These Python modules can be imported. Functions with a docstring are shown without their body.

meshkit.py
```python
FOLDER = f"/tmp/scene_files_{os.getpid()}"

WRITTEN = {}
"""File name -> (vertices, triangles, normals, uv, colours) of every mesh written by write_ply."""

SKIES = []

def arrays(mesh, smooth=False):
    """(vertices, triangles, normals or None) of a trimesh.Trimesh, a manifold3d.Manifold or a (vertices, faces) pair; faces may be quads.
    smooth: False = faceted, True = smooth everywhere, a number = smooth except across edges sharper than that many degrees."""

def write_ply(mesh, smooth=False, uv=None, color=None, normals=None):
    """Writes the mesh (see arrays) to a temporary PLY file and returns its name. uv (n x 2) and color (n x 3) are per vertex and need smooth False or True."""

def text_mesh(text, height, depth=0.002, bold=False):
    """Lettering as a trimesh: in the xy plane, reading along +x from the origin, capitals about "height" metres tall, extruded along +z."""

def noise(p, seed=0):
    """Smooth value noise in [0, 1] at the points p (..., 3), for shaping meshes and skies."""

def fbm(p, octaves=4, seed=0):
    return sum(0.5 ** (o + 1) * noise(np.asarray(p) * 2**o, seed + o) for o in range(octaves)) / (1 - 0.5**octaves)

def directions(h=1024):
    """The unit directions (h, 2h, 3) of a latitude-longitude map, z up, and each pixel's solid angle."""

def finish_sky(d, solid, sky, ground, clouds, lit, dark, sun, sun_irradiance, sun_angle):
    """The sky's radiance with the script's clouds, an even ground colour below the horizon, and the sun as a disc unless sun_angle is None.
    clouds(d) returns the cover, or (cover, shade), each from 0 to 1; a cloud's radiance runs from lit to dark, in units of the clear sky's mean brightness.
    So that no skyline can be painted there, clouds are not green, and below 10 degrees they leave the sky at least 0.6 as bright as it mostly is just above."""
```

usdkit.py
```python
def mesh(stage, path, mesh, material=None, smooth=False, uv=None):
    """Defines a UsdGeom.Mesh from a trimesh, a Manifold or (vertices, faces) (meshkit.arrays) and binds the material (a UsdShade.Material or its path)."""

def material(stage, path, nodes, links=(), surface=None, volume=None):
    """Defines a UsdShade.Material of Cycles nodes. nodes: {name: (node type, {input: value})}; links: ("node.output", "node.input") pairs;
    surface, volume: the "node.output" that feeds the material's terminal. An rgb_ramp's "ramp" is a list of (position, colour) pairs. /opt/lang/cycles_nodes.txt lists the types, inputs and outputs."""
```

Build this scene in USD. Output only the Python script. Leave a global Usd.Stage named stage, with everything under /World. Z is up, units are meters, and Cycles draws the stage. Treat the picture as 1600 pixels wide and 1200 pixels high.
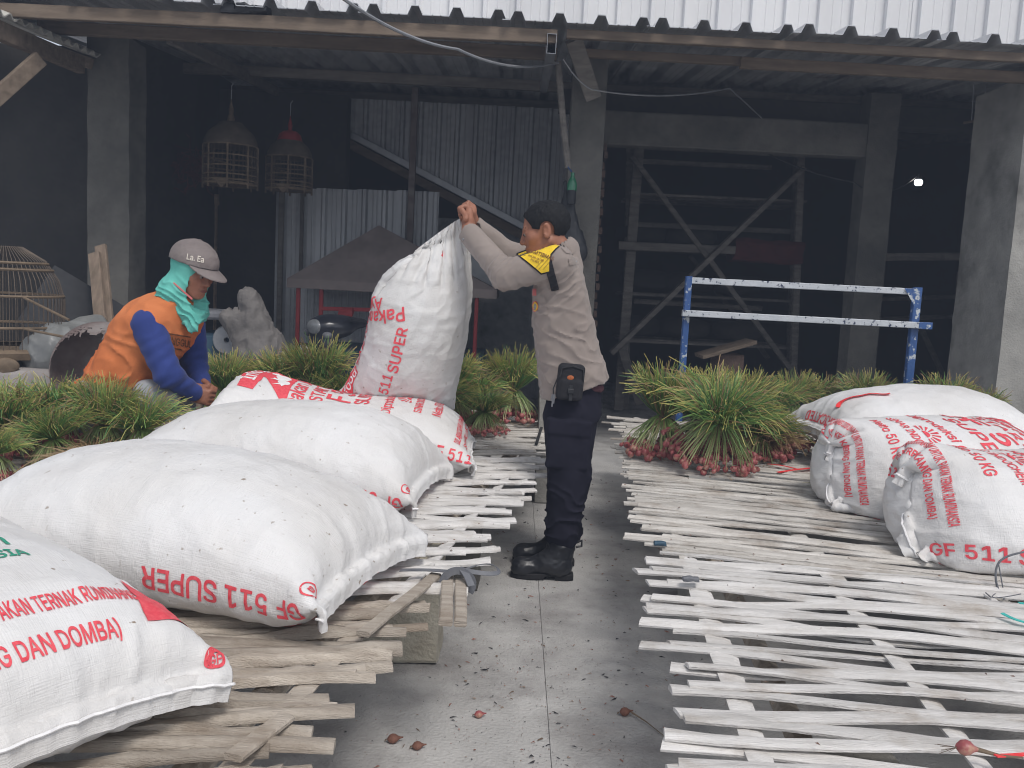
import math, random
from concurrent.futures import ThreadPoolExecutor
POOL = ThreadPoolExecutor(4)
import numpy as np, trimesh, shapely, usdkit, meshkit
from shapely import affinity
from shapely.geometry import Polygon, Point, LineString, box as sbox
from scipy import ndimage
from pxr import Usd, UsdGeom, UsdLux, UsdShade, Sdf, Gf, Vt

stage = Usd.Stage.CreateInMemory()
UsdGeom.SetStageUpAxis(stage, UsdGeom.Tokens.z)
UsdGeom.SetStageMetersPerUnit(stage, 1.0)
world = UsdGeom.Xform.Define(stage, '/World')
stage.SetDefaultPrim(world.GetPrim())
UsdGeom.Scope.Define(stage, '/World/Looks')
random.seed(7); RNG = np.random.default_rng(7)
PI = math.pi

# ---------------------------------------------------------------- camera
FPX, PITCH, ROLL, CAMH = 1400.0, math.radians(6.4), math.radians(2.9), 1.30
EYE = np.array([0, 0, CAMH])
_f = np.array([0, math.cos(PITCH), -math.sin(PITCH)]); _r0 = np.array([1.0, 0, 0]); _u0 = np.array([0, math.sin(PITCH), math.cos(PITCH)])
_R = math.cos(ROLL) * _r0 + math.sin(ROLL) * _u0
_U = -math.sin(ROLL) * _r0 + math.cos(ROLL) * _u0
cam = UsdGeom.Camera.Define(stage, '/World/camera')
cam.CreateHorizontalApertureAttr(36.0); cam.CreateVerticalApertureAttr(27.0)
cam.CreateFocalLengthAttr(36.0 * FPX / 1600)
cam.CreateClippingRangeAttr(Gf.Vec2f(0.05, 500))
cam.AddTransformOp().Set(Gf.Matrix4d(*_R, 0, *_U, 0, *(-_f), 0, *EYE, 1))
cam.CreateExposureAttr(EXPOSURE := 0.25)

# ---------------------------------------------------------------- sky and sun (bright overcast)
SUN = np.array([0.30, -0.62, 1.05]); SUN = SUN / np.linalg.norm(SUN)          # direction towards the sun
usdkit.material(stage, '/World/Looks/sky_air', {
    'sky': ('sky_texture', {'sky_type': 'single_scattering', 'sun_disc': False, 'sun_elevation': math.asin(SUN[2]), 'sun_rotation': math.atan2(SUN[0], SUN[1]), 'aerosol_density': 2.0}),
    'grey': ('hsv', {'saturation': 0.34}),
    'tc': ('texture_coordinate', {}),
    'n': ('noise_texture', {'scale': 2.2, 'detail': 4.0}),
    'r': ('map_range', {'from_min': 0.3, 'from_max': 0.7, 'to_min': 0.85, 'to_max': 1.25, 'clamp': True}),
    'cl': ('mix', {'mix_type': 'multiply', 'fac': 1.0}),
    'bg': ('background_shader', {'strength': 0.115})},
    [('sky.color', 'grey.color'), ('tc.generated', 'n.vector'), ('n.fac', 'r.value'), ('grey.color', 'cl.color1'), ('r.result', 'cl.color2'), ('cl.color', 'bg.color')], surface='bg.background')
dome = UsdLux.DomeLight.Define(stage, '/World/sky')
UsdShade.MaterialBindingAPI.Apply(dome.GetPrim()).Bind(UsdShade.Material.Get(stage, '/World/Looks/sky_air'))
dome.GetPrim().SetCustomDataByKey('kind', 'structure')
sun = UsdLux.DistantLight.Define(stage, '/World/sun')
sun.CreateNormalizeAttr(True); sun.CreateIntensityAttr(0.40); sun.CreateAngleAttr(17.0); sun.CreateColorAttr(Gf.Vec3f(1.0, 0.955, 0.90))
_z = SUN; _x = np.cross([0, 0, 1.0], _z); _x /= np.linalg.norm(_x); _y = np.cross(_z, _x)
sun.AddTransformOp().Set(Gf.Matrix4d(*_x, 0, *_y, 0, *_z, 0, 0, 0, 10, 1))
for _p in (cam.GetPrim(), sun.GetPrim()):
    _p.SetCustomDataByKey('kind', 'structure')

# ---------------------------------------------------------------- helpers
def ray(px, py):
    return _f + (px - 800) / FPX * _R - (py - 600) / FPX * _U
def at(px, py, depth):                       # the real point seen at that spot, 'depth' metres in front (along y)
    d = ray(px, py); return EYE + d * depth / d[1]
def on(px, py, z):                           # the real point seen there on the level z
    d = ray(px, py); return EYE + d * (z - CAMH) / d[2]

_names = {}
def numbered(parent, name):
    k = (parent, name); n = _names.get(k, 0); _names[k] = n + 1
    return parent + '/' + (name if n == 0 else f'{name}_{n:03d}')
BASE = {}
def say(prim, label=None, cat=None, group=None, kind=None):
    for k, v in (('label', label), ('category', cat), ('group', group), ('kind', kind)):
        if v: prim.SetCustomDataByKey(k, v)
def thing(name, label, cat, base=(0, 0, 0), group=None, kind=None):
    p = numbered('/World', name)
    x = UsdGeom.Xform.Define(stage, p); x.AddTranslateOp().Set(Gf.Vec3d(*map(float, base)))
    BASE[p] = np.asarray(base, float)
    say(x.GetPrim(), label, cat, group, kind)
    return p
def part(parent, name, mesh, material, smooth=False, label=None, kind=None, uv=None, tone=None):
    p = numbered(parent, name)
    root = '/'.join(p.split('/')[:3])
    m = mesh
    if isinstance(m, trimesh.Trimesh): v, f = np.array(m.vertices, float), np.array(m.faces)
    else: v, f = np.array(m[0], float), np.array(m[1])
    v = v - BASE.get(root, np.zeros(3))
    g = usdkit.mesh(stage, p, (v, f), material, smooth, uv=uv)
    if tone is not None:
        UsdGeom.PrimvarsAPI(g).CreatePrimvar('tone', Sdf.ValueTypeNames.Color3fArray, 'vertex').Set(Vt.Vec3fArray.FromNumpy(np.asarray(tone, np.float32)))
    say(g.GetPrim(), label, None, None, kind)
    return p
def solo(name, mesh, material, label=None, cat=None, group=None, kind=None, smooth=False, **k):
    p = part('/World', name, mesh, material, smooth, **k)
    say(stage.GetPrimAtPath(p), label, cat, group, kind)
    return p
def copy_of(src, name, loc, rotz=0.0, scale=1.0, label=None, group=None, tilt=(0, 0)):
    p = numbered('/World', name)
    x = UsdGeom.Xform.Define(stage, p)
    x.GetPrim().GetReferences().AddInternalReference(Sdf.Path(src))
    x.ClearXformOpOrder()
    x.AddTranslateOp(opSuffix='put').Set(Gf.Vec3d(*map(float, loc)))
    x.AddRotateXYZOp(opSuffix='put').Set(Gf.Vec3f(tilt[0], tilt[1], rotz))
    x.AddScaleOp(opSuffix='put').Set(Gf.Vec3f(scale, scale, scale))
    x.GetPrim().SetInstanceable(True)
    say(x.GetPrim(), label, stage.GetPrimAtPath(src).GetCustomDataByKey('category'), group)
    return p

def cat(*ms):
    out = []
    for m in ms:
        if isinstance(m, (list, tuple)) and not (len(m) == 2 and isinstance(m[0], np.ndarray)): out += list(m)
        else: out.append(m)
    vs, fs, n = [], [], 0
    for m in out:
        v, f = (np.array(m.vertices), np.array(m.faces)) if isinstance(m, trimesh.Trimesh) else m
        vs.append(v); fs.append(np.asarray(f) + n); n += len(v)
    return np.vstack(vs), np.vstack(fs)
def unit(v):
    v = np.asarray(v, float); return v / max(np.linalg.norm(v), 1e-12)
def beam(a, b, w, h, up=(0, 0, 1), bev=0.004):
    """bar from a to b, w across and h along up, edges chamfered"""
    a, b = np.asarray(a, float), np.asarray(b, float); d = unit(b - a)
    s = np.cross(d, up)
    if np.linalg.norm(s) < 1e-6: s = np.cross(d, (0, 1, 0))
    s = unit(s); t = np.cross(s, d); bev = min(bev, w * .3, h * .3)
    x, y = w / 2, h / 2
    ring = [(x - bev, -y), (x, -y + bev), (x, y - bev), (x - bev, y), (-x + bev, y), (-x, y - bev), (-x, -y + bev), (-x + bev, -y)]
    v = np.array([p + s * u + t * q for p in (a, b) for u, q in ring])
    f = []
    for i in range(8):
        j = (i + 1) % 8; f += [(i, j, 8 + j), (i, 8 + j, 8 + i)]
    for i in range(1, 7): f += [(0, i + 1, i), (8, 8 + i, 8 + i + 1)]
    f = np.array(f)[:, ::-1]
    return v, f
def block(lo, hi, bev=0.006):
    lo, hi = np.asarray(lo, float), np.asarray(hi, float)
    m = (lo + hi) / 2
    return beam((lo[0], m[1], m[2]), (hi[0], m[1], m[2]), hi[1] - lo[1], hi[2] - lo[2], (0, 0, 1), bev)
def rough_up(m, amp, scale, seed=0, size=None):
    """subdivide and displace a mesh with noise"""
    t = trimesh.Trimesh(*m, process=True) if not isinstance(m, trimesh.Trimesh) else m
    if size:
        v, f = trimesh.remesh.subdivide_to_size(t.vertices, t.faces, size, max_iter=12); t = trimesh.Trimesh(v, f); t.merge_vertices()
    n = np.array(t.vertex_normals); v = np.array(t.vertices)
    d = np.stack([meshkit.fbm(v * scale, 3, seed + k) for k in range(3)], -1) - .5
    return v + d * 2 * amp, np.array(t.faces)
def tube(pts, r, n=6, closed=False, cap=True):
    pts = np.asarray(pts, float); m = len(pts); r = np.broadcast_to(np.asarray(r, float), (m,))
    tan = np.gradient(pts, axis=0) if not closed else np.roll(pts, -1, 0) - np.roll(pts, 1, 0)
    tan /= np.maximum(np.linalg.norm(tan, axis=1, keepdims=True), 1e-9)
    ref = np.array([0, 0, 1.0]) if abs(tan[0] @ [0, 0, 1]) < .9 else np.array([1.0, 0, 0])
    s = np.cross(tan[0], ref); s /= np.linalg.norm(s); S = []
    for k in range(m):
        s = s - tan[k] * (s @ tan[k]); s = s / max(np.linalg.norm(s), 1e-9); S.append(s)
    S = np.array(S); T = np.cross(tan, S)
    a = np.arange(n) / n * 2 * PI
    v = pts[:, None] + r[:, None, None] * (np.cos(a)[None, :, None] * S[:, None] + np.sin(a)[None, :, None] * T[:, None])
    v = v.reshape(-1, 3); f = []
    for k in range(m if closed else m - 1):
        k2 = (k + 1) % m
        for i in range(n):
            j = (i + 1) % n
            f += [(k * n + i, k * n + j, k2 * n + j), (k * n + i, k2 * n + j, k2 * n + i)]
    if cap and not closed:
        for i in range(1, n - 1): f += [(0, i + 1, i), ((m - 1) * n, (m - 1) * n + i, (m - 1) * n + i + 1)]
    return v, np.array(f)
def hang(a, b, sag, n=14):
    t = np.linspace(0, 1, n)[:, None]
    p = np.asarray(a) * (1 - t) + np.asarray(b) * t
    p[:, 2] -= sag * 4 * (t[:, 0] * (1 - t[:, 0])); return p
def lathe(profile, n=24, center=(0, 0, 0)):
    pr = np.asarray(profile, float); a = np.arange(n) / n * 2 * PI
    v = np.stack([pr[:, None, 0] * np.cos(a), pr[:, None, 0] * np.sin(a), np.broadcast_to(pr[:, None, 1], (len(pr), n))], -1).reshape(-1, 3)
    f = []
    for k in range(len(pr) - 1):
        for i in range(n):
            j = (i + 1) % n; f += [(k * n + i, k * n + j, (k + 1) * n + j), (k * n + i, (k + 1) * n + j, (k + 1) * n + i)]
    return v + np.asarray(center), np.array(f)
def flip(m): return m[0], np.asarray(m[1])[:, ::-1]
def trap_profile(width, pitch=.28, rib=.03, top=.045, h=.032, start=.05, wave=False):
    if wave:
        u = np.arange(0, width + 1e-6, pitch / 8); return np.stack([u, h * .5 * (1 - np.cos(u / pitch * 2 * PI))], 1)
    out = [(0.0, 0.0)]; u = start
    while u + top + 2 * rib < width:
        mid = u + top + 2 * rib
        out += [(u, 0), (u + rib, h), (u + rib + top, h), (mid, 0)]
        nxt = u + pitch
        for q in (.37, .69):                                         # two low stiffening creases in the pan
            c = mid + (nxt - mid) * q
            if c + .01 < min(nxt, width): out += [(c - .008, 0), (c, .004), (c + .008, 0)]
        u = nxt
    out.append((width, 0)); return np.array(out)
def sheet(origin, u, v, length, profile, thick=.003, low=None, jag=0, seed=0):
    """ribbed sheet: the profile runs along u (height along n = u x v), drawn out along v; low(u) gives where it starts along v"""
    u, v = unit(u), unit(v); n = np.cross(u, v); o = np.asarray(origin, float)
    k = len(profile); r = np.random.default_rng(seed)
    st = np.zeros(k) if low is None else np.array([low(q) for q in profile[:, 0]])
    st = st + jag * (meshkit.noise(np.stack([profile[:, 0] * 6, np.full(k, seed * 1.0), np.zeros(k)], 1), seed) - .5)
    rings = []
    for side in (0, -thick):
        rings.append(o + profile[:, :1] * u + (profile[:, 1:] + side) * n + st[:, None] * v)
        rings.append(o + profile[:, :1] * u + (profile[:, 1:] + side) * n + length * v)
    V = np.vstack(rings); f = []
    for i in range(k - 1):
        a, b, c, d = i, i + 1, k + i + 1, k + i
        f += [(a, b, c), (a, c, d)]
        a2, b2, c2, d2 = 2 * k + i, 2 * k + i + 1, 3 * k + i + 1, 3 * k + i
        f += [(a2, c2, b2), (a2, d2, c2), (a, b2, b), (a, a2, b2), (d, c, c2), (d, c2, d2)]
    f += [(0, k, 3 * k), (0, 3 * k, 2 * k), (k - 1, 3 * k - 1, 4 * k - 1), (k - 1, 4 * k - 1, 2 * k - 1)]
    return V, np.array(f)

# ---------------------------------------------------------------- signed distance modelling
def lerp(a, b, t): return a + (b - a) * t
def cone(a, b, ra, rb):
    a, b = np.asarray(a, float), np.asarray(b, float); ab = b - a; L = ab @ ab
    def d(P):
        t = np.clip(((P - a) @ ab) / L, 0, 1)
        return np.linalg.norm(P - a - t[:, None] * ab, axis=1) - (ra + t * (rb - ra))
    return d
def ball(c, r):
    c = np.asarray(c, float); return lambda P: np.linalg.norm(P - c, axis=1) - r
def ell(c, r, M=None):
    c, r = np.asarray(c, float), np.asarray(r, float)
    def d(P):
        q = P - c
        if M is not None: q = q @ M
        k0 = np.linalg.norm(q / r, axis=1); k1 = np.linalg.norm(q / r ** 2, axis=1)
        return k0 * (k0 - 1) / np.maximum(k1, 1e-6)
    return d
def rbox(c, h, r, M=None):
    c, h = np.asarray(c, float), np.asarray(h, float) - r
    def d(P):
        q = P - c
        if M is not None: q = q @ M
        q = np.abs(q) - h
        return np.linalg.norm(np.maximum(q, 0), axis=1) + np.minimum(q.max(1), 0) - r
    return d
def smin(a, b, k):
    h = np.clip(.5 + .5 * (b - a) / k, 0, 1); return b + (a - b) * h - k * h * (1 - h)
def U_(k, *fs):
    def d(P):
        r = fs[0](P)
        for g in fs[1:]: r = smin(r, g(P), k) if k > 0 else np.minimum(r, g(P))
        return r
    return d
def S_(k, f, g): return lambda P: -smin(-f(P), g(P), k)       # f minus g
def I_(k, f, g): return lambda P: -smin(-f(P), -g(P), k) if k > 0 else np.maximum(f(P), g(P))
def half(p, n):                                                # keeps the side away from n
    p, n = np.asarray(p, float), unit(n); return lambda P: (P - p) @ n
def grown(f, r): return lambda P: f(P) - r
def local(f, c, M): return lambda P: f((P - c) @ M)            # M's columns are the local axes in world terms
def stations(rows, k=2.3):
    """upright loft: rows of (z, x centre, y centre, half depth x, half width y)"""
    rows = np.array(sorted(rows), float)
    def d(P):
        z = P[:, 2]; g = [np.interp(z, rows[:, 0], rows[:, i]) for i in range(1, 5)]
        s = (np.abs((P[:, 0] - g[0]) / g[2]) ** k + np.abs((P[:, 1] - g[1]) / g[3]) ** k) ** (1 / k)
        e = (s - 1) * np.minimum(g[2], g[3])
        return np.maximum(e, np.maximum(rows[0, 0] - z, z - rows[-1, 0]))
    return d
def wrinkle(f, amp, scale, seed=0, M=None, ridge=True):
    sc = np.broadcast_to(np.asarray(scale, float), (3,))
    def d(P):
        r = f(P); near = np.abs(r) < 4 * amp + .02
        if near.any():
            q = P[near] if M is None else P[near] @ M
            n = meshkit.fbm(q * sc, 2, seed)
            n = (1 - 2 * np.abs(n - .5) * 2) if ridge else (n - .5) * 2
            r = r.copy(); r[near] -= amp * n
        return r
    return d
def solid(f, lo, hi, h, smooth_iter=0):
    """surface nets over the field f in the box lo..hi with spacing h; only cells near the surface are evaluated"""
    lo, hi = np.asarray(lo, float), np.asarray(hi, float)
    B = 6
    nb = np.maximum(1, np.ceil((hi - lo) / (h * B)).astype(int)); n = nb * B + 1
    cg = np.stack(np.meshgrid(*[lo[i] + (np.arange(nb[i]) + .5) * h * B for i in range(3)], indexing='ij'), -1).reshape(-1, 3)
    cd = np.concatenate(list(POOL.map(f, np.array_split(cg, 4)))).reshape(nb)
    act = np.abs(cd) < h * B * .866 * 1.5 + h * 3
    sign = ndimage.zoom(np.where(cd < 0, -1.0, 1.0), B, order=0)
    val = np.ones(n); val[:-1, :-1, :-1] = sign; val[-1] = val[-2]; val[:, -1] = val[:, -2]; val[:, :, -1] = val[:, :, -2]
    need = np.zeros(n, bool); up = ndimage.zoom(act.astype(np.uint8), B, order=0).astype(bool)
    need[:-1, :-1, :-1] |= up; need[1:, :-1, :-1] |= up; need[:-1, 1:, :-1] |= up; need[:-1, :-1, 1:] |= up
    need[1:, 1:, :-1] |= up; need[1:, :-1, 1:] |= up; need[:-1, 1:, 1:] |= up; need[1:, 1:, 1:] |= up
    ii = np.argwhere(need); P = lo + ii * h
    out = np.concatenate(list(POOL.map(f, np.array_split(P, max(4, len(P) // 60000)))))
    val[need] = out
    ins = val < 0
    c = sum(ins[a:a + n[0] - 1, b:b + n[1] - 1, d:d + n[2] - 1].astype(np.int8) for a in (0, 1) for b in (0, 1) for d in (0, 1))
    cells = np.argwhere((c > 0) & (c < 8)); ids = -np.ones(n - 1, int); ids[tuple(cells.T)] = np.arange(len(cells))
    acc = np.zeros((len(cells), 3)); cnt = np.zeros(len(cells))
    corners = np.array([(a, b, d) for a in (0, 1) for b in (0, 1) for d in (0, 1)])
    for a in range(8):
        for b in range(a + 1, 8):
            if np.abs(corners[a] - corners[b]).sum() != 1: continue
            va, vb = val[tuple((cells + corners[a]).T)], val[tuple((cells + corners[b]).T)]
            m = (va < 0) != (vb < 0); t = np.where(m, va / np.where(m, va - vb, 1), 0)
            p = corners[a] + t[:, None] * (corners[b] - corners[a]); acc[m] += p[m]; cnt[m] += 1
    V = lo + (cells + acc / np.maximum(cnt, 1)[:, None]) * h
    F = []
    for ax in range(3):
        o = [i for i in range(3) if i != ax]
        a0 = [slice(None)] * 3; a1 = [slice(None)] * 3; a0[ax] = slice(0, -1); a1[ax] = slice(1, None)
        s = ins[tuple(a0)] != ins[tuple(a1)]
        e = np.argwhere(s); e = e[(e[:, o[0]] > 0) & (e[:, o[1]] > 0) & (e[:, o[0]] < n[o[0]] - 1) & (e[:, o[1]] < n[o[1]] - 1)]
        q = []
        for da, db in ((-1, -1), (0, -1), (0, 0), (-1, 0)):
            g = e.copy(); g[:, o[0]] += da; g[:, o[1]] += db; q.append(ids[tuple(g.T)])
        q = np.stack(q, 1); fl = ins[tuple(e.T)]
        if ax == 1: fl = ~fl
        q[~fl] = q[~fl][:, ::-1]
        q = q[(q >= 0).all(1)]
        F += [q[:, [0, 1, 2]], q[:, [0, 2, 3]]]
    F = np.vstack(F)
    for _ in range(2):                                             # settle on the surface
        e = h * .25
        d0, *dd = POOL.map(f, [V, V + [e, 0, 0], V + [0, e, 0], V + [0, 0, e]]); g = np.stack([q - d0 for q in dd], 1) / e
        st = d0[:, None] * g / np.maximum((g * g).sum(1, keepdims=True), .25)
        V = V - np.clip(st, -h * .6, h * .6)
    return V, F
def axes(forward, up=(0, 0, 1)):
    x = unit(forward); y = unit(np.cross(up, x)); z = np.cross(x, y); return np.stack([x, y, z], 1)
def rotz(a):
    c, s = math.cos(a), math.sin(a); return np.array([[c, -s, 0], [s, c, 0], [0, 0, 1.0]])
def rotx(a):
    c, s = math.cos(a), math.sin(a); return np.array([[1.0, 0, 0], [0, c, -s], [0, s, c]])
def roty(a):
    c, s = math.cos(a), math.sin(a); return np.array([[c, 0, s], [0, 1.0, 0], [-s, 0, c]])
# ---------------------------------------------------------------- materials
def look(name, c1, c2=None, scale=6.0, rough=.7, bump=0.0, bscale=60.0, spec=.35, stretch=(1, 1, 1), c3=None, s3=2.0, cut3=(.5, .7), vary=0.0, metallic=0.0, coords='position', detail=4.0, sheen=0.0, bdist=.01, transl=0.0):
    """two-colour noise (c1..c2), optional stains c3 with their own shape, fine relief"""
    N = {'p': ('principled_bsdf', {'roughness': rough, 'specular_ior_level': spec, 'metallic': metallic, 'sheen_weight': sheen})}
    L = []
    src = 'g.position' if coords == 'position' else 'g.object'
    N['g'] = ('geometry', {}) if coords == 'position' else ('texture_coordinate', {})
    N['m'] = ('mapping', {'scale': stretch}); L.append((src, 'm.vector'))
    c2 = c2 or c1
    N['n'] = ('noise_texture', {'scale': scale, 'detail': detail, 'roughness': .6})
    N['r'] = ('rgb_ramp', {'ramp': [(0.0, c1), (.32, c1), (.68, c2), (1.0, c2)]})
    L += [('m.vector', 'n.vector'), ('n.fac', 'r.fac')]
    out = 'r.color'
    if c3:
        N['n3'] = ('noise_texture', {'scale': s3, 'detail': 6.0, 'roughness': .65})
        N['k3'] = ('map_range', {'from_min': cut3[0], 'from_max': cut3[1], 'clamp': True})
        N['x3'] = ('mix', {'color2': c3})
        L += [(src, 'n3.vector'), ('n3.fac', 'k3.value'), ('k3.result', 'x3.fac'), (out, 'x3.color1')]; out = 'x3.color'
    if vary:
        N['o'] = ('object_info', {}); N['ov'] = ('map_range', {'to_min': 1 - vary, 'to_max': 1 + vary}); N['h'] = ('hsv', {})
        L += [('o.random', 'ov.value'), ('ov.result', 'h.value'), (out, 'h.color')]; out = 'h.color'
    L.append((out, 'p.base_color'))
    if bump:
        N['bn'] = ('noise_texture', {'scale': bscale, 'detail': 3.0}); N['b'] = ('bump', {'strength': bump, 'distance': bdist})
        L += [('m.vector', 'bn.vector'), ('bn.fac', 'b.height'), ('b.normal', 'p.normal')]
    surf = 'p.BSDF'
    if transl:
        N['t'] = ('translucent_bsdf', {}); N['mx'] = ('mix_closure', {'fac': transl})
        L += [(out, 't.color'), ('p.BSDF', 'mx.closure1'), ('t.BSDF', 'mx.closure2')]; surf = 'mx.closure'
    return usdkit.material(stage, '/World/Looks/' + name, N, L, surface=surf)

M_ground = look('concrete_ground', (.26, .26, .262), (.43, .42, .41), 1.3, .85, .35, 55, .25, c3=(.13, .13, .135), s3=1.1, cut3=(.5, .78), detail=8)
M_floor = look('indoor_floor', (.16, .155, .15), (.24, .23, .22), 1.2, .85, .3, 40, .25, detail=8)
M_conc = look('pillar_concrete', (.23, .225, .21), (.36, .35, .325), 3.0, .9, .5, 70, .2, c3=(.12, .115, .105), s3=1.7, cut3=(.5, .72), detail=8)
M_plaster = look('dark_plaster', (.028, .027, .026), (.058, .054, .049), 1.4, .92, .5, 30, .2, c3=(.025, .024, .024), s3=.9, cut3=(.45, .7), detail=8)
M_conc_dark = look('pillar_concrete_dark', (.10, .096, .086), (.17, .162, .146), 2.5, .9, .5, 70, .2, c3=(.075, .072, .066), s3=1.3, cut3=(.45, .7), detail=8)  # darker tone of the pillar concrete
M_block = look('stone_block', (.33, .30, .24), (.46, .43, .36), 9, .9, .6, 80, .2, c3=(.17, .15, .12), s3=5)
M_brick = look('brick_red', (.10, .065, .05), (.16, .11, .09), 5, .9, .4, 60, .2, vary=.25)
M_wood = look('old_timber', (.125, .095, .07), (.205, .16, .122), 3.0, .8, .4, 60, .25, stretch=(1, 8, 8), vary=.15)
M_door = look('door_timber', (.26, .185, .13), (.36, .27, .195), 3.0, .8, .4, 60, .25, stretch=(8, 8, 1))
M_wood_up = look('post_timber', (.15, .115, .085), (.25, .19, .145), 3.0, .8, .4, 60, .25, stretch=(8, 8, 1), vary=.2)
M_wood_grey = look('grey_timber', (.13, .12, .11), (.22, .20, .18), 3.0, .85, .4, 60, .2, stretch=(1, 8, 8), vary=.2)
M_zinc = look('zinc_roof', (.44, .45, .47), (.56, .57, .59), 2.0, .42, .15, 14, .5, metallic=.55, c3=(.22, .18, .16), s3=1.4, cut3=(.6, .8))
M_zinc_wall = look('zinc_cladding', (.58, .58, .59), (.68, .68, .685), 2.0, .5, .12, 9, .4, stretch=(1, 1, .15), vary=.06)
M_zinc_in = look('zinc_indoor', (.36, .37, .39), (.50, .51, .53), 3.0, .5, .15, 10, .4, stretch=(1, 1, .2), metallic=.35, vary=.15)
M_fibre = look('fibre_cement', (.34, .33, .30), (.46, .45, .41), 8, .9, .4, 60, .2, c3=(.14, .13, .11), s3=3)
M_white_slat = look('bamboo_limewashed', (.53, .51, .485), (.72, .70, .68), 5, .75, .55, 45, .25, stretch=(1.0, 9, 9), c3=(.36, .31, .26), s3=5, cut3=(.52, .78), vary=.10, coords='object')
M_grey_slat = look('bamboo_weathered', (.31, .265, .22), (.50, .445, .38), 4, .8, .6, 45, .25, stretch=(1.0, 9, 9), c3=(.22, .17, .125), s3=4, cut3=(.5, .75), vary=.18, coords='object')
M_mid_slat = look('bamboo_dusty', (.46, .43, .39), (.64, .61, .57), 4, .8, .6, 45, .25, stretch=(1.0, 9, 9), c3=(.27, .22, .175), s3=5, cut3=(.5, .75), vary=.15, coords='object')
M_red_print = look('red_print', (.66, .05, .075), (.78, .12, .14), 90, .6, 0, 60, .3)
M_green_print = look('green_print', (.02, .25, .16), (.07, .34, .24), 90, .6, 0, 60, .3)
M_white_print = look('white_print', (.80, .79, .79), None, 9, .6)
M_blue_paint = look('chipped_blue_paint', (.02, .065, .20), (.03, .09, .26), 8, .45, .2, 60, .5, c3=(.45, .48, .50), s3=22, cut3=(.56, .60))
M_white_paint = look('chipped_white_paint', (.42, .45, .48), (.52, .54, .57), 8, .5, .2, 60, .4, c3=(.02, .03, .07), s3=34, cut3=(.58, .62), stretch=(1, 1, 1))
M_red_paint = look('red_frame_paint', (.28, .025, .03), (.36, .04, .04), 6, .5)
M_red_strap = look('red_raffia', (.75, .03, .04), (.85, .07, .07), 40, .45)
M_teal_strap = look('teal_raffia', (.02, .36, .33), (.05, .46, .42), 40, .45)
M_black = look('black_plastic', (.012, .013, .016), (.022, .023, .026), 20, .45)
M_rubber = look('grey_rubber', (.10, .105, .12), (.16, .165, .18), 20, .6)
M_steel = look('dull_steel', (.30, .31, .33), (.40, .41, .43), 6, .45, 0, 60, .5, metallic=.7)
M_tarp = look('grey_canvas', (.24, .22, .21), (.33, .305, .295), 4, .8, .3, 30)
M_cart_roof = look('cart_roof_board', (.20, .165, .155), (.27, .225, .21), 3, .8, .2, 30)
M_white_board = look('white_panel', (.32, .33, .34), (.40, .41, .42), 3, .7)
M_sacking = look('grey_sacking', (.105, .098, .095), (.175, .163, .156), 6, .85, .6, 40)
M_cage_bar = look('cage_bar', (.07, .055, .045), (.13, .10, .075), 14, .7)
M_cage = look('cage_bamboo', (.12, .088, .058), (.19, .14, .095), 14, .7)
M_cage_dome = look('cage_dome', (.08, .063, .05), (.12, .097, .073), 7, .8, .3, 60)
M_red_cloth = look('red_cloth', (.06, .012, .014), (.10, .02, .022), 5, .85, .3, 20)
M_blue_cloth = look('blue_drum', (.03, .07, .11), (.05, .10, .15), 5, .6)
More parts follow.
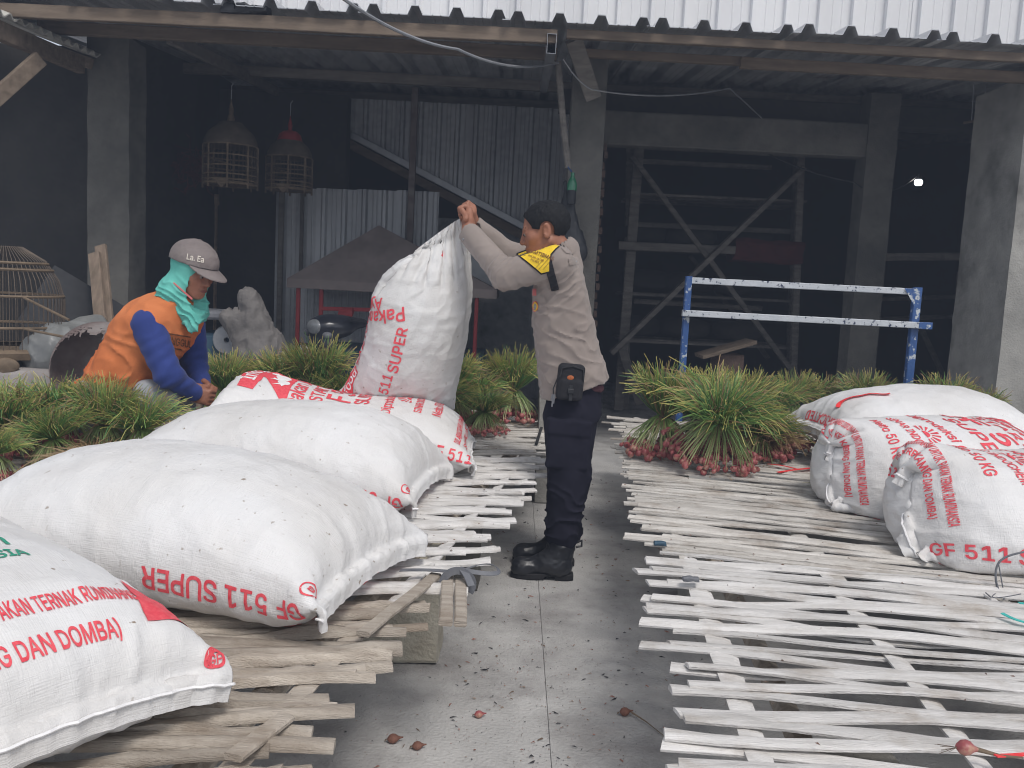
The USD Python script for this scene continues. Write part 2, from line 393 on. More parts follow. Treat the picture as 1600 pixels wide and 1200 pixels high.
M_dust_plastic = look('dusty_plastic', (.15, .155, .155), (.24, .245, .24), 5, .35, .2, 14)
M_rust = look('rusty_pan', (.12, .085, .08), (.19, .155, .145), 5, .7, .4, 50, c3=(.23, .21, .20), s3=4)
M_skin = look('skin_tan', (.27, .115, .07), (.33, .145, .09), 14, .5, .15, 160, .4)
M_skin2 = look('skin_weathered', (.25, .105, .064), (.32, .14, .088), 14, .5, .2, 150, .4)
M_lip = look('lip', (.17, .06, .05), None, 10, .5)
M_eye = look('eye_white', (.26, .22, .20), None, 10, .25)
M_iris = look('iris', (.012, .009, .007), None, 10, .2)
M_hair = look('hair_black', (.006, .0065, .008), (.011, .0115, .013), 90, .7, .6, 260, .2, stretch=(1, 1, .35), bdist=.004)
M_shirt = look('uniform_taupe', (.235, .198, .178), (.27, .228, .205), 9, .85, .25, 420, .25, sheen=.15, bdist=.002)
M_trouser = look('uniform_trousers', (.0105, .0105, .018), (.0155, .0150, .025), 9, .9, .25, 400, .12, bdist=.002)
M_boot = look('boot_leather', (.009, .010, .013), (.016, .017, .021), 20, .35, .25, 90, .5, bdist=.003)
M_sole = look('boot_sole', (.014, .014, .016), None, 20, .8)
M_yellow = look('armband_yellow', (.76, .50, .02), (.84, .58, .04), 12, .6, .2, 60)
M_pouch = look('pouch_black', (.010, .010, .013), (.016, .016, .02), 50, .8, .4, 300)
M_orange_badge = look('orange_badge', (.36, .10, .03), None, 10, .6)
M_maroon = look('maroon_cloth', (.075, .028, .036), None, 10, .85)
M_orange = look('orange_jersey', (.50, .14, .045), (.60, .20, .075), 3, .85, .2, 400, .25, bdist=.002, c3=(.52, .10, .03), s3=2.2, cut3=(.5, .75))
M_bluesleeve = look('blue_sleeve', (.022, .040, .17), (.030, .052, .215), 6, .85, .2, 400, .25, sheen=.1, bdist=.002)
M_teal_cloth = look('turquoise_hood', (.10, .42, .36), (.15, .50, .43), 9, .8, .2, 300, .25, bdist=.002)
M_cap = look('cap_taupe', (.17, .145, .14), (.225, .195, .187), 9, .9, .35, 320, .2, bdist=.002)
M_pinkprint = look('pink_print', (.60, .16, .16), None, 40, .8)
M_dark_print = look('dark_print', (.09, .035, .015), (.2, .08, .03), 60, .8)
M_cream_print = look('cream_print', (.62, .57, .50), None, 40, .8)
M_greyjean = look('grey_trouser', (.25, .26, .28), (.34, .35, .37), 9, .9)
M_debris = usdkit.material(stage, '/World/Looks/onion_skin_debris', {'a': ('attribute', {'attribute': 'tone'}), 'p': ('principled_bsdf', {'roughness': .8})}, [('a.color', 'p.base_color')], surface='p.BSDF')
M_leaf = usdkit.material(stage, '/World/Looks/onion_leaf', {
    'a': ('attribute', {'attribute': 'tone'}), 'o': ('object_info', {}), 'ov': ('map_range', {'to_min': .85, 'to_max': 1.15}), 'h': ('hsv', {}),
    'p': ('principled_bsdf', {'roughness': .5, 'specular_ior_level': .4}), 't': ('translucent_bsdf', {}), 'm': ('mix_closure', {'fac': .18})},
    [('a.color', 'h.color'), ('o.random', 'ov.value'), ('ov.result', 'h.value'), ('h.color', 'p.base_color'), ('h.color', 't.color'), ('p.BSDF', 'm.closure1'), ('t.BSDF', 'm.closure2')], surface='m.closure')
M_bulb_dull = look('dull_shallot', (.13, .06, .045), (.23, .115, .085), 40, .7, .3, 60, .2, coords='object')
M_bulb = look('shallot_bulb', (.22, .045, .055), (.40, .12, .115), 26, .42, .2, 60, .45, c3=(.42, .27, .19), s3=30, cut3=(.5, .66), coords='object')
M_glow = usdkit.material(stage, '/World/Looks/lit_bulb', {'e': ('emission', {'color': (1.0, .97, .92), 'strength': 14.0})}, [('e.emission', 'o.surface')] if 0 else [], surface='e.emission')
M_glass_green = look('green_bottle', (.02, .16, .08), None, 5, .15, 0, 10, .6)
M_headlight = look('headlight_glass', (.15, .16, .17), (.24, .25, .26), 12, .15, 0, 10, .7)
M_bike = look('motorbike_black', (.012, .014, .02), (.02, .022, .03), 8, .25, 0, 10, .6)
M_plate_text = look('plate_letters', (.55, .56, .58), None, 5, .6)

# woven white sack: fine thread relief in the cloth's own coordinates, scattered dirt
def sack_look(name, dirt, seed, c=(.755, .75, .748)):
    d2 = tuple(q * k for q, k in zip(c, (.88, .865, .845)))
    return usdkit.material(stage, '/World/Looks/' + name, {
        'tc': ('texture_coordinate', {}), 'ge': ('geometry', {}),
        'm1': ('mapping', {'scale': (420, 26, 1)}), 'm2': ('mapping', {'scale': (26, 420, 1)}),
        'n1': ('noise_texture', {'scale': 1.0, 'detail': 1.0}), 'n2': ('noise_texture', {'scale': 1.0, 'detail': 1.0}), 'ad': ('math', {'math_type': 'add'}),
        'nf': ('noise_texture', {'scale': 34.0, 'detail': 3.0, 'roughness': .55, 'distortion': .8}), 'ad2': ('math', {'math_type': 'multiply_add', 'value2': 2.2}),
        'b': ('bump', {'strength': .34, 'distance': .004}),
        'nb': ('noise_texture', {'scale': 3.2, 'detail': 5.0}), 'r': ('rgb_ramp', {'ramp': [(0, d2), (.35, d2), (.62, c), (1, c)]}),
        'off': ('mapping', {'location': (seed * 3.1, seed * 1.7, 0)}),
        'nd': ('noise_texture', {'scale': 44.0, 'detail': 3.0, 'roughness': .5}), 'nm': ('noise_texture', {'scale': 2.6, 'detail': 2.0}),
        'k1': ('map_range', {'from_min': .74 - dirt, 'from_max': .80 - dirt, 'clamp': True}), 'k2': ('map_range', {'from_min': .36, 'from_max': .58, 'clamp': True}), 'kk': ('math', {'math_type': 'multiply'}),
        'x': ('mix', {'color2': (.26, .20, .145)}),
        'p': ('principled_bsdf', {'roughness': .5, 'specular_ior_level': .35, 'sheen_weight': .1}), 't': ('translucent_bsdf', {'color': c}), 'mx': ('mix_closure', {'fac': .06})},
        [('tc.UV', 'm1.vector'), ('tc.UV', 'm2.vector'), ('m1.vector', 'n1.vector'), ('m2.vector', 'n2.vector'), ('n1.fac', 'ad.value1'), ('n2.fac', 'ad.value2'),
         ('tc.UV', 'nf.vector'), ('nf.fac', 'ad2.value1'), ('ad.value', 'ad2.value3'), ('ad2.value', 'b.height'), ('b.normal', 'p.normal'),
         ('tc.UV', 'off.vector'), ('off.vector', 'nb.vector'), ('nb.fac', 'r.fac'), ('off.vector', 'nd.vector'), ('off.vector', 'nm.vector'),
         ('nd.fac', 'k1.value'), ('nm.fac', 'k2.value'), ('k1.result', 'kk.value1'), ('k2.result', 'kk.value2'), ('kk.value', 'x.fac'), ('r.color', 'x.color1'), ('x.color', 'p.base_color'),
         ('p.BSDF', 'mx.closure1'), ('t.BSDF', 'mx.closure2')], surface='mx.closure')
# ---------------------------------------------------------------- ground
def grid_sheet(x0, x1, y0, y1, z, n=2):
    return np.array([(x0, y0, z), (x1, y0, z), (x1, y1, z), (x0, y1, z)], float), np.array([(0, 1, 2), (0, 2, 3)])
solo('ground', grid_sheet(-60, 60, -60, 60, -.012), M_ground, kind='structure')
yard = thing('concrete_yard', None, None, kind='structure')
# concrete bays with open joints between them (the long joint runs up the aisle)
M_bays = [look(f'yard_concrete_{k}', tuple(q * s for q in (.34, .333, .325)), tuple(q * s for q in (.47, .462, .45)), 2.9, .85, .6, 90, .25, c3=(.21, .20, .195), s3=2.3, cut3=(.47, .72), detail=9) for k, s in enumerate((1.0, 1.03))]
jx = [-6.2, -3.1, .16, 2.6, 5.2, 8]; jy = [-4, 5.9, 12.6]
for i in range(len(jx) - 1):
    for j in range(len(jy) - 1):
        g = .0006
        x0, x1, y0, y1 = jx[i] + g, jx[i + 1] - g, jy[j] + g, jy[j + 1] - g
        e = .0008
        v = np.array([(x0, y0, -.0015), (x1, y0, -.0015), (x1, y1, -.0015), (x0, y1, -.0015), (x0 + e, y0 + e, 0), (x1 - e, y0 + e, 0), (x1 - e, y1 - e, 0), (x0 + e, y1 - e, 0)])
        f = np.array([(4, 5, 6), (4, 6, 7), (0, 1, 5), (0, 5, 4), (1, 2, 6), (1, 6, 5), (2, 3, 7), (2, 7, 6), (3, 0, 4), (3, 4, 7)])
        part(yard, 'concrete_bay', (v, f), M_bays[(i + j) % 2])

# ---------------------------------------------------------------- the shed
shed = thing('drying_shed', 'dark open-fronted shed of concrete pillars, timber and ribbed zinc sheets', 'shed')
def roof_z(y): return 2.985 + (y - 6.0) * .085
# eave roof: overlapping ribbed sheets, slightly dog-eared
W = .98
for k, x in enumerate(np.arange(-3.9, 6.2, .93)):
    d = unit((0, 1, .085)); r = np.random.default_rng(50 + k)
    lift = .004 * (k % 2) + r.uniform(-.004, .006)
    part(shed, 'roof_sheet', sheet((x, 5.97 + r.uniform(-.025, .025), roof_z(5.97) + lift), (1, r.uniform(-.004, .004), r.uniform(-.006, .006)), d, 6.9, trap_profile(W, .268, .026, .046, .055), thick=.005), M_zinc)
# debris of burnt rubbish lying on the eave
# timbers under the eave
def wood(a, b, w, h, name='purlin', mat=None, up=(0, 0, 1), amp=.006, seed=0, **k):
    return part(shed, name, rough_up(beam(a, b, w, h, up), amp, 3.0, seed, .5), mat or M_wood, True if 0 else False, **k)
wood((-3.6, 6.04, 2.895), (.18, 6.05, 2.905), .05, .085, 'fascia_board', seed=3)
wood((.24, 6.06, 2.93), (5.6, 6.07, 2.925), .05, .055, 'fascia_board', seed=4)
wood((-3.5, 6.62, 2.945), (.2, 6.63, 2.94), .06, .085, seed=5)
wood((.3, 6.62, 2.955), (1.6, 6.63, 2.955), .06, .055, seed=6)
wood((1.5, 6.56, 2.93), (5.5, 6.58, 2.925), .05, .075, seed=7, label='paler timber purlin under the right half of the eave')
for y in (8.6, 10.2, 11.6):
    wood((-4.6, y, roof_z(y) - .07), (6, y, roof_z(y) - .07), .06, .09, seed=int(y * 10), mat=M_wood_grey)
for x in (-2.6, 4.9):
    part(shed, 'rafter', beam((x, 6.7, roof_z(6.7) - .10), (x, 12, roof_z(12) - .16), .05, .09), M_wood_grey)
# bright ribbed cladding of the upper wall
for k, x in enumerate(np.arange(-6.2, 7.4, .86)):
    part(shed, 'cladding_sheet', sheet((x, 8.0 - .006 * (k % 2), 3.215), (1, 0, 0), (0, 0, 1), 2.6, trap_profile(.92, .287, .007, .030, .045), thick=.002), M_zinc_wall)
# concrete pillars
def pillar(x0, x1, y0, y1, z1, z0=0, seed=0, mat=M_conc, name='pillar', **k):
    part(shed, name, rough_up(block((x0, y0, z0), (x1, y1, z1), .012), .008, 5, seed, .14), mat, 30, **k)
pillar(-3.34, -3.02, 7.0, 7.32, roof_z(7.1) - .08, seed=1, mat=M_conc_dark)
pillar(.345, .60, 6.95, 7.2, roof_z(7.0) - .06, seed=2, mat=M_conc_dark, label='middle pillar with a hanging black bag')
pillar(3.52, 4.2, 6.5, 7.25, roof_z(6.8) - .12, seed=3, label='pale right pillar at the edge of the picture')
pillar(2.985, 3.24, 8.0, 8.25, roof_z(8) - .05, seed=4, mat=M_conc_dark)
part(shed, 'lintel', rough_up(block((.62, 8.02, 2.55), (2.98, 8.22, 2.84), .012), .006, 4, 9, .25), M_conc_dark, 30)
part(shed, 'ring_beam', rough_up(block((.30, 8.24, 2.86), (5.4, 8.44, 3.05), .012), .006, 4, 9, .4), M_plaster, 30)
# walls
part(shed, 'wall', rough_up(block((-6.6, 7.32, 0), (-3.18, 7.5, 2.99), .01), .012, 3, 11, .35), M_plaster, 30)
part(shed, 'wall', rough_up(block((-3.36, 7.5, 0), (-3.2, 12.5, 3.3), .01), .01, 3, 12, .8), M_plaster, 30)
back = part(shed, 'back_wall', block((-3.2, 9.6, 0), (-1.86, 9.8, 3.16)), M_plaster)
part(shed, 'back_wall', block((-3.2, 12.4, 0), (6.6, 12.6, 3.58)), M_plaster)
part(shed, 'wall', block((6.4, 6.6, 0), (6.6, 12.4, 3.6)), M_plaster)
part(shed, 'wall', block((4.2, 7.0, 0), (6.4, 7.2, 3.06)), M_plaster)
# brick partition between the two bays, bricks laid one by one where they can be seen
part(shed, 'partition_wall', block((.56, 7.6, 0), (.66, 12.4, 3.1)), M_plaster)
r = np.random.default_rng(3); nb = 0
for row in range(34):
    for c in range(6):
        y = 7.62 + c * .215 + (.105 if row % 2 else 0); z = .03 + row * .078
        if z > 2.5: continue
        part(shed, 'brick', beam((.672 + r.uniform(-.004, .012), y, z + .03), (.672 + r.uniform(-.004, .012), y + .195, z + .03), .03, .058, bev=.006), M_brick)
# doorway in the left bay: timber frame, with a black slab imitating the shade of the opening
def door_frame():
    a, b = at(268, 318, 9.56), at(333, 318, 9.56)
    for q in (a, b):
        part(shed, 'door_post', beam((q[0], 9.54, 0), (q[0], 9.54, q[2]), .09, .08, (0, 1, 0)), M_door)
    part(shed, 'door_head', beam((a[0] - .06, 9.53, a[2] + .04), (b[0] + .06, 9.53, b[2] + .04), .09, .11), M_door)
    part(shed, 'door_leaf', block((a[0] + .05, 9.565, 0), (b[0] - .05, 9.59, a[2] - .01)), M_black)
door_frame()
# ribbed zinc partition low in the left bay
p0, p1 = at(432, 292, 9.5), at(648, 292, 9.5)
for k in range(4):
    x = p0[0] + k * .42
    if x > p1[0]: break
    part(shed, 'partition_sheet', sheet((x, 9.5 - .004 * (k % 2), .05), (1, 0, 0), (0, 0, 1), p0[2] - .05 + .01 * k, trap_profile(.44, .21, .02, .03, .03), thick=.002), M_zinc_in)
for q, wd in ((438, .05), (470, .035)):
    x = at(q, 400, 9.42)[0]; part(shed, 'partition_post', beam((x, 9.43, 0), (x, 9.43, 2.25), wd, wd, (0, 1, 0)), M_wood_grey)
# ribbed upper panel with a raking foot along a lean-to roof
A, B_ = at(474, 168, 10.0), at(868, 378, 10.0)
slope = (B_[2] - A[2]) / (B_[0] - A[0])
x0 = A[0]; kk = 0
while x0 < .56:
    w = min(.62, .56 - x0)
    if w < .12: break
    zt = roof_z(10) - .12
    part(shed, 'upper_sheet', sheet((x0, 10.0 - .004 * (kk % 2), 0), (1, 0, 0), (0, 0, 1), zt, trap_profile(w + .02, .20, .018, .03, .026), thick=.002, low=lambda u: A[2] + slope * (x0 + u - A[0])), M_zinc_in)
    x0 += .60; kk += 1
part(shed, 'raking_gutter', beam(A + (0, -.08, -.03), at(860, 372, 9.9) + (0, 0, -.03), .12, .07), M_steel)
part(shed, 'raking_beam', beam(A + (0, -.02, -.13), at(860, 372, 10.0) + (0, -.02, -.13), .06, .09), M_wood)
# lean-to roof board below the rake (dark), and the pale board wall behind the cart
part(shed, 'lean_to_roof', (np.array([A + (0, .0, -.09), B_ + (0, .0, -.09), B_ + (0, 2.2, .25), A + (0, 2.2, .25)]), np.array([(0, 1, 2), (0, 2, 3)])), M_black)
part(shed, 'board_wall', block((-1.02, 10.3, 0), (.5, 10.34, 2.0)), M_white_board)
x = at(643, 300, 9.3)[0]
part(shed, 'iron_post', beam((x, 9.3, 0), (x, 9.3, roof_z(9.3) - .06), .065, .065, (0, 1, 0)), M_rust)
# steel rafter tube: its open end shows under the eave by the middle pillar
e = at(862, 68, 6.0); c = np.array([e[0], 6.0, e[2]])
wl, hl, th = .03, .062, .003
end = c + (0, 2.0, .17)
def hollow(a, b, w, h, t):
    out = []
    for dx, dz, ww, hh in ((-w + t / 2, 0, t, 2 * h), (w - t / 2, 0, t, 2 * h), (0, -h + t / 2, 2 * w - 2 * t, t), (0, h - t / 2, 2 * w - 2 * t, t)):
        out.append(beam(a + (dx, 0, dz), b + (dx, 0, dz), ww, hh, bev=.0005))
    return cat(out)
part(shed, 'steel_rafter', hollow(c, end, wl, hl, th), M_steel)
part(shed, 'slanting_pipe', tube([at(872, 96, 6.75), at(880, 190, 6.8), at(888, 262, 6.86)], .024, 8), M_wood_grey, 40)
part(shed, 'timber_bracket', rough_up(beam(at(896, 62, 6.5), at(927, 152, 6.86), .12, .04, (0, 1, .3)), .006, 4, 2, .2), M_wood_grey, label='weathered plank bracket on the middle pillar')
# right bay: low cross bar and odd timbers between the pillars
wood(at(1352, 402, 8.6), at(1548, 400, 8.6), .05, .07, 'cross_bar', seed=31, mat=M_wood_grey)
for (u, v, d1), (u2, v2, d2) in (((1500, 425, 9.6), (1488, 600, 9.6)), ((1440, 515, 9.4), (1480, 600, 9.5)), ((1496, 475, 9.5), (1546, 440, 9.5)), ((1352, 468, 10.6), (1540, 462, 10.6)), ((1350, 500, 10.9), (1540, 492, 10.9))):
    part(shed, 'loose_timber', beam(at(u, v, d1), at(u2, v2, d2), .045, .06, (0, 1, .2)), M_wood_grey)

# ---------------------------------------------------------------- lean-to roof of the neighbour, top left
nb_ = thing('neighbour_roof', 'small corrugated fibre-cement roof edge jutting in at the upper left', 'roof')
n0, n1 = at(-30, 12, 5.7), at(172, 100, 7.15)
e_dir = unit(n1 - n0)
out_dir = unit((-1, .05, .32))
part(nb_, 'corrugated_sheet', sheet(n0 - out_dir * 0, e_dir, -np.cross(np.cross(out_dir, e_dir), e_dir) if 0 else out_dir, 1.6, trap_profile(np.linalg.norm(n1 - n0), .105, h=.032, wave=True), thick=-.012), M_fibre, 40)
part(nb_, 'edge_beam', rough_up(beam(n0 + (-.07, 0, -.065), n1 + (-.09, -.28, -.08), .06, .12), .006, 4, 3, .3), M_wood)
part(nb_, 'bracket', rough_up(beam(at(-20, 165, 5.9), at(62, 92, 6.2), .05, .10), .004, 4, 4, .3), M_wood)
part(nb_, 'rafter', beam(n0 + (-.05, .5, -.04), n0 + (-1.5, .6, .4), .05, .08), M_wood)
part(nb_, 'rafter', beam(n1 + (-.05, -.2, -.05), n1 + (-1.5, -.1, .4), .05, .08), M_wood)
# ---------------------------------------------------------------- thin bluish volume added to imitate a veil over the lens
def closed_box(lo, hi):
    b = trimesh.creation.box(bounds=[lo, hi]); return np.array(b.vertices), np.array(b.faces)
M_lens_veil = usdkit.material(stage, '/World/Looks/haze', {'v': ('principled_volume', {'color': (.64, .75, .98), 'density': .0078, 'anisotropy': .2})}, [], volume='v.volume')
solo('haze', closed_box((-70, -70, -1.1), (70, 70, 6.5)), M_lens_veil, kind='stuff')
# ---------------------------------------------------------------- things inside and beside the shed
# timber storage rack with crossed braces
tr = thing('timber_storage_rack', 'tall grey timber rack with crossed braces inside the right bay', 'rack', (1.9, 9.4, 0))
def tb(a, b, w=.07, h=.09, name='brace', d=0, mat=None):
    part(tr, name, rough_up(beam(a, b, w, h, (0, 1, .1)), .005, 3, d, .6), mat or M_wood_grey)
tb(at(1000, 212, 9.4) , at(966, 640, 9.4), .10, .06, 'upright', 1); tb(at(985, 215, 9.75), at(976, 640, 9.75), .08, .06, 'upright', 2)
tb(at(1252, 225, 9.4), at(1238, 620, 9.4), .07, .06, 'upright', 3); tb(at(1245, 240, 10.4), at(1232, 600, 10.4), .07, .06, 'upright', 4)
tb(at(1004, 220, 9.35), at(1255, 238, 9.35), .05, .08, 'crossbar', 5); tb(at(1002, 252, 9.9), at(1205, 262, 9.9), .05, .07, 'crossbar', 6)
tb(at(985, 350, 9.6), at(1240, 362, 9.6), .05, .07, 'crossbar', 7); tb(at(966, 383, 9.3), at(1148, 391, 9.3), .08, .08, 'crossbar', 8)
tb(at(990, 470, 9.9), at(1190, 482, 9.9), .05, .06, 'crossbar', 9)
tb(at(988, 245, 9.28), at(1236, 578, 9.28), .05, .085, 'brace', 10); tb(at(955, 552, 9.2), at(1256, 262, 9.2), .05, .085, 'brace', 11)
tb(at(1078, 400, 10.5), at(1200, 560, 10.5), .05, .07, 'brace', 12); tb(at(972, 545, 9.3), at(1000, 632, 9.2), .09, .05, 'foot_strut', 13)
for k, z in enumerate((.75, 1.25, 1.75, 2.3)):                       # slatted shelves
    for j in range(7):
        part(tr, 'shelf_slat', beam((1.15, 9.6 + j * .15, z + .01 * (j % 2)), (3.0, 9.62 + j * .15, z + .01), .06, .025), M_wood_grey)
# stacked sacks and dry bundles on the shelves
rr = np.random.default_rng(12)
for k in range(9):
    z = [.79, 1.29, 1.79][k % 3]; x = 1.35 + (k // 3) * .55 + rr.uniform(-.05, .05)
    b = trimesh.creation.icosphere(2); v = np.array(b.vertices); v = np.sign(v) * np.abs(v) ** .7 * [.27, .3, .11]
    v += (meshkit.fbm(v * 9 + k * 7, 3, k)[:, None] - .5) * .05
    solo('stored_bundle', (v + (x, 9.95, z + .12), b.faces), M_plaster, f"dull bundle on the {['lowest', 'middle', 'upper'][k % 3]} shelf of the timber rack, {['left', 'middle', 'right'][k // 3]} one", 'bundle', 'bundles stored on the timber rack', smooth=True)
cl = trimesh.creation.box((1, 1, 1)); v, f = rough_up(block((-.36, -.2, -.1), (.36, .2, .12), .04), .035, 6, 3, .08)
solo('red_cloth', (v + at(1195, 395, 9.5), f), M_red_cloth, 'dark red cloth heaped on the middle shelf of the timber rack', 'cloth', smooth=50)

# blue and white painted frame
bf = thing('metal_frame', 'chipped blue and white metal pipe frame standing behind the onion bundles', 'frame', (2.0, 6.1, 0))
a, b = at(1076, 438, 6.1), at(1433, 456, 6.1); c, d = at(1066, 489, 6.06), at(1450, 509, 6.06)
sq = .042
part(bf, 'top_bar', beam(a + (.0, 0, 0), b, sq, sq), M_white_paint)
part(bf, 'middle_bar', beam(c, d, .042, .042), M_white_paint)
part(bf, 'leg', beam(a + (0, 0, .028), (a[0] - .0, 6.1, .0), sq, sq + .004, (0, 1, 0)), M_blue_paint)
part(bf, 'leg', beam(b + (0, 0, .030), (b[0] - .0, 6.1, .0), sq + .01, sq + .004, (0, 1, 0)), M_blue_paint)
part(bf, 'bar_end', beam(d + (-.07, -.0, -.001), d + (.02, 0, 0), .046, .046), M_blue_paint)
part(bf, 'gusset', (np.array([b + (-.10, -.03, .02), b + (-.02, -.03, .02), b + (-.02, -.03, -.10)]), np.array([(0, 2, 1)])), M_blue_paint)
# wooden crate with sloping lid
cr = thing('wooden_crate', 'brown wooden box with a sloping plank lid behind the onion bundles', 'crate', (1.9, 7.6, 0))
p, q = at(1092, 556, 7.5), at(1174, 533, 7.5)
part(cr, 'lid', rough_up(beam(p, q, .35, .03), .004, 5, 3, .2), M_wood)
part(cr, 'box', block((at(1118, 570, 7.5)[0], 7.42, 0), (at(1158, 570, 7.5)[0], 7.7, at(1140, 553, 7.5)[2]), .01), M_brick)

# lit bulb on its wire
L = at(1435, 284, 8.2)
lb = thing('light_bulb', 'small lit white bulb hanging in the dark right bay', 'bulb', L)
prof = [(.001, -.036), (.022, -.033), (.034, -.018), (.036, 0), (.030, .014), (.02, .02)]
part(lb, 'globe', lathe(prof, 20, L), M_glow, True)
part(lb, 'cap', lathe([(.02, .02), (.022, .035), (.02, .06), (.008, .07), (.001, .071)], 14, L), M_black, 40)
solo('lamp_wire', tube(np.vstack([hang(at(1180, 230, 8.15), at(1335, 285, 8.0), .04), hang(at(1335, 285, 8.0), L + (0, 0, .068), .12)[1:]]), .006, 5), M_black, 'thin dark wire looping from the pillar to the lit bulb', 'wire')
# long wires under the eave
solo('overhead_wire', tube(np.vstack([hang(at(520, -14, 4.6), at(715, 77, 5.6), .05), hang(at(715, 77, 5.6), at(872, 98, 6.5), .06)[1:]]), .009, 6), M_steel, 'pale wire sloping down across the upper cladding to the middle pillar', 'wire')
solo('eave_wire', tube(np.vstack([hang(at(880, 92, 6.6), at(925, 140, 6.7), .03), hang(at(925, 140, 6.7), at(1140, 138, 7.3), .05)[1:], hang(at(1140, 138, 7.3), at(1190, 184, 7.8), .0)[1:]]), .006, 5), M_steel, 'thin wire from the middle pillar running right under the eave', 'wire')
# ropes with a hanger on the right
ht = thing('rope_hanger', 'brown wooden hanger on two strings under the eave at the right', 'hanger', at(1530, 190, 7.4))
part(ht, 'bar', tube([at(1506, 192, 7.4), at(1524, 189, 7.4), at(1558, 196, 7.4)], .011, 6), M_wood)
part(ht, 'string', tube([at(1522, 130, 7.4), at(1518, 190, 7.4)], .004, 4), M_steel); part(ht, 'string', tube([at(1541, 132, 7.4), at(1533, 192, 7.4)], .004, 4), M_steel)

# black bag and bottle hung on the middle pillar
t = np.linspace(0, 1, 26)
c0, c1 = at(884, 286, 6.86), at(896, 392, 6.82)
bagf = wrinkle(lambda P: S_(.01, cone(c0, c1, .012, .10), half((0, 9, 0), (0, -1, 0)))(P * [1, 1, 1]), .012, (22, 22, 5), 4)
def flatbag(P): q = P.copy(); q[:, 1] = 6.86 + (q[:, 1] - 6.86) * 1.8; return wrinkle(cone(c0 + (0, .04, 0), c1 + (0, .04, 0), .012, .10), .014, (20, 20, 4), 4)(q)
solo('hanging_bag', solid(flatbag, c1 - (.25, .2, .15), c0 + (.2, .2, .1), .012), M_black, 'crumpled black plastic bag hanging on the middle pillar behind the head', 'bag', smooth=True)
bo = at(894, 288, 6.80)
bt = thing('hanging_bottle', 'small green topped dark bottle tied to the middle pillar', 'bottle', bo)
part(bt, 'body', lathe([(.001, -.15), (.03, -.148), (.034, -.13), (.034, -.03), (.03, -.01)], 14, bo), M_black, 40)
part(bt, 'shoulder', lathe([(.036, -.045), (.037, .0), (.028, .03), (.014, .055), (.014, .085), (.001, .086)], 14, bo), M_glass_green, 40)
solo('tie_cord', tube([at(886, 205, 6.84), at(888, 262, 6.84), at(893, 268, 6.8)], .006, 5), M_blue_paint, 'blue cord holding the bottle on the middle pillar', 'cord')

# hanging bird cages
def cage(px, py_top, py_bot, depth, rpx, label, red):
    top, bot = at(px, py_top, depth), at(px, py_bot, depth); R = rpx / FPX * depth; h = top[2] - bot[2]
    T = thing('bird_cage', label, 'bird cage', (top[0], depth, bot[2]), 'round bird cages hanging in the left bay')
    o = np.array([top[0], depth, bot[2]])
    dz = h * .62
    part(T, 'dome', lathe([(.02, h), (.10 * 1, h - .01), (R * .55, h * .93), (R * .85, h * .82), (R * .98, h * .70), (R, dz), (R * .97, dz - .005), (R * .95, h * .70), (R * .5, h * .9)], 28, o), M_cage_dome, 50)
    part(T, 'finial', lathe([(.035, h), (.03, h + .03), (.018, h + .07), (.022, h + .10), (.008, h + .16), (.001, h + .2)], 12, o), M_red_paint if red else M_cage, 50)
    if red: part(T, 'crown', lathe([(.12, h - .045), (.10, h + .02), (.06, h + .05), (.034, h + .055)], 16, o), M_red_paint, 40)
    for z in (.02, .05, h * .17, h * .30, h * .46, dz):
        a = np.linspace(0, 2 * PI, 33)[:-1]
        part(T, 'hoop', tube(np.stack([o[0] + R * np.cos(a), o[1] + R * np.sin(a), np.full(32, o[2] + z)], 1), .007 if z > .04 else .011, 5, closed=True), M_cage)
    for k in range(40):
        a = k / 40 * 2 * PI; w = R * .985
        part(T, 'bar', tube([(o[0] + w * math.cos(a), o[1] + w * math.sin(a), o[2]), (o[0] + w * math.cos(a), o[1] + w * math.sin(a), o[2] + dz)], .0022, 4), M_cage_bar)
    for k in range(8):
        a = k / 8 * 2 * PI + .2; w = R * 1.01
        part(T, 'post', beam((o[0] + w * math.cos(a), o[1] + w * math.sin(a), o[2] - .02), (o[0] + w * math.cos(a), o[1] + w * math.sin(a), o[2] + dz), .016, .016, (math.cos(a), math.sin(a), 0)), M_cage)
    part(T, 'floor', lathe([(.001, .02), (R * .97, .02), (R * .97, .035), (.001, .035)], 24, o), M_cage, 30)
    a = -PI / 2 + .1; w = R * 1.02
    part(T, 'carved_crest', cat([(np.array([o + (-.07, -w, .05), o + (.07, -w, .05), o + (.03, -w, 0), o + (0, -w, -.03), o + (-.03, -w, 0)]) , np.array([(0, 4, 1), (4, 2, 1), (4, 3, 2)]))]), M_cage)
    if 0: part(T, 'cloth_rag', rough_up(block(o + (-.10, -R * .8, h * .24), o + (.1, -R * .72, h * .36), .02), .03, 7, 5, .04), M_tarp, 50)
    part(T, 'perch', tube([o + (-R * .8, 0, h * .42), o + (R * .1, -.1, h * .33)], .009, 5), M_cage)
    part(T, 'hook', tube([o + (0, 0, h + .19), o + (0, 0, h + .30), o + (.02, 0, h + .33)], .005, 5), M_steel)
cage(361, 190, 292, 8.0, 40, 'larger round bird cage with a tall finial hanging left in the dark bay', False)
cage(453, 214, 300, 8.5, 34, 'smaller round bird cage with a red crown hanging beside the larger one', True)
# dry twigs hanging left of the cage
tw = [tube(np.cumsum(np.vstack([at(300, 262, 8.4) + rr.normal(0, (.09, .05, .07)), rr.normal(0, .05, (4, 3))]), 0), .005, 4) for _ in range(60)]
solo('dry_twigs', cat(tw), M_red_cloth, 'reddish dried twigs hanging beside the larger bird cage', 'twigs', kind='stuff')

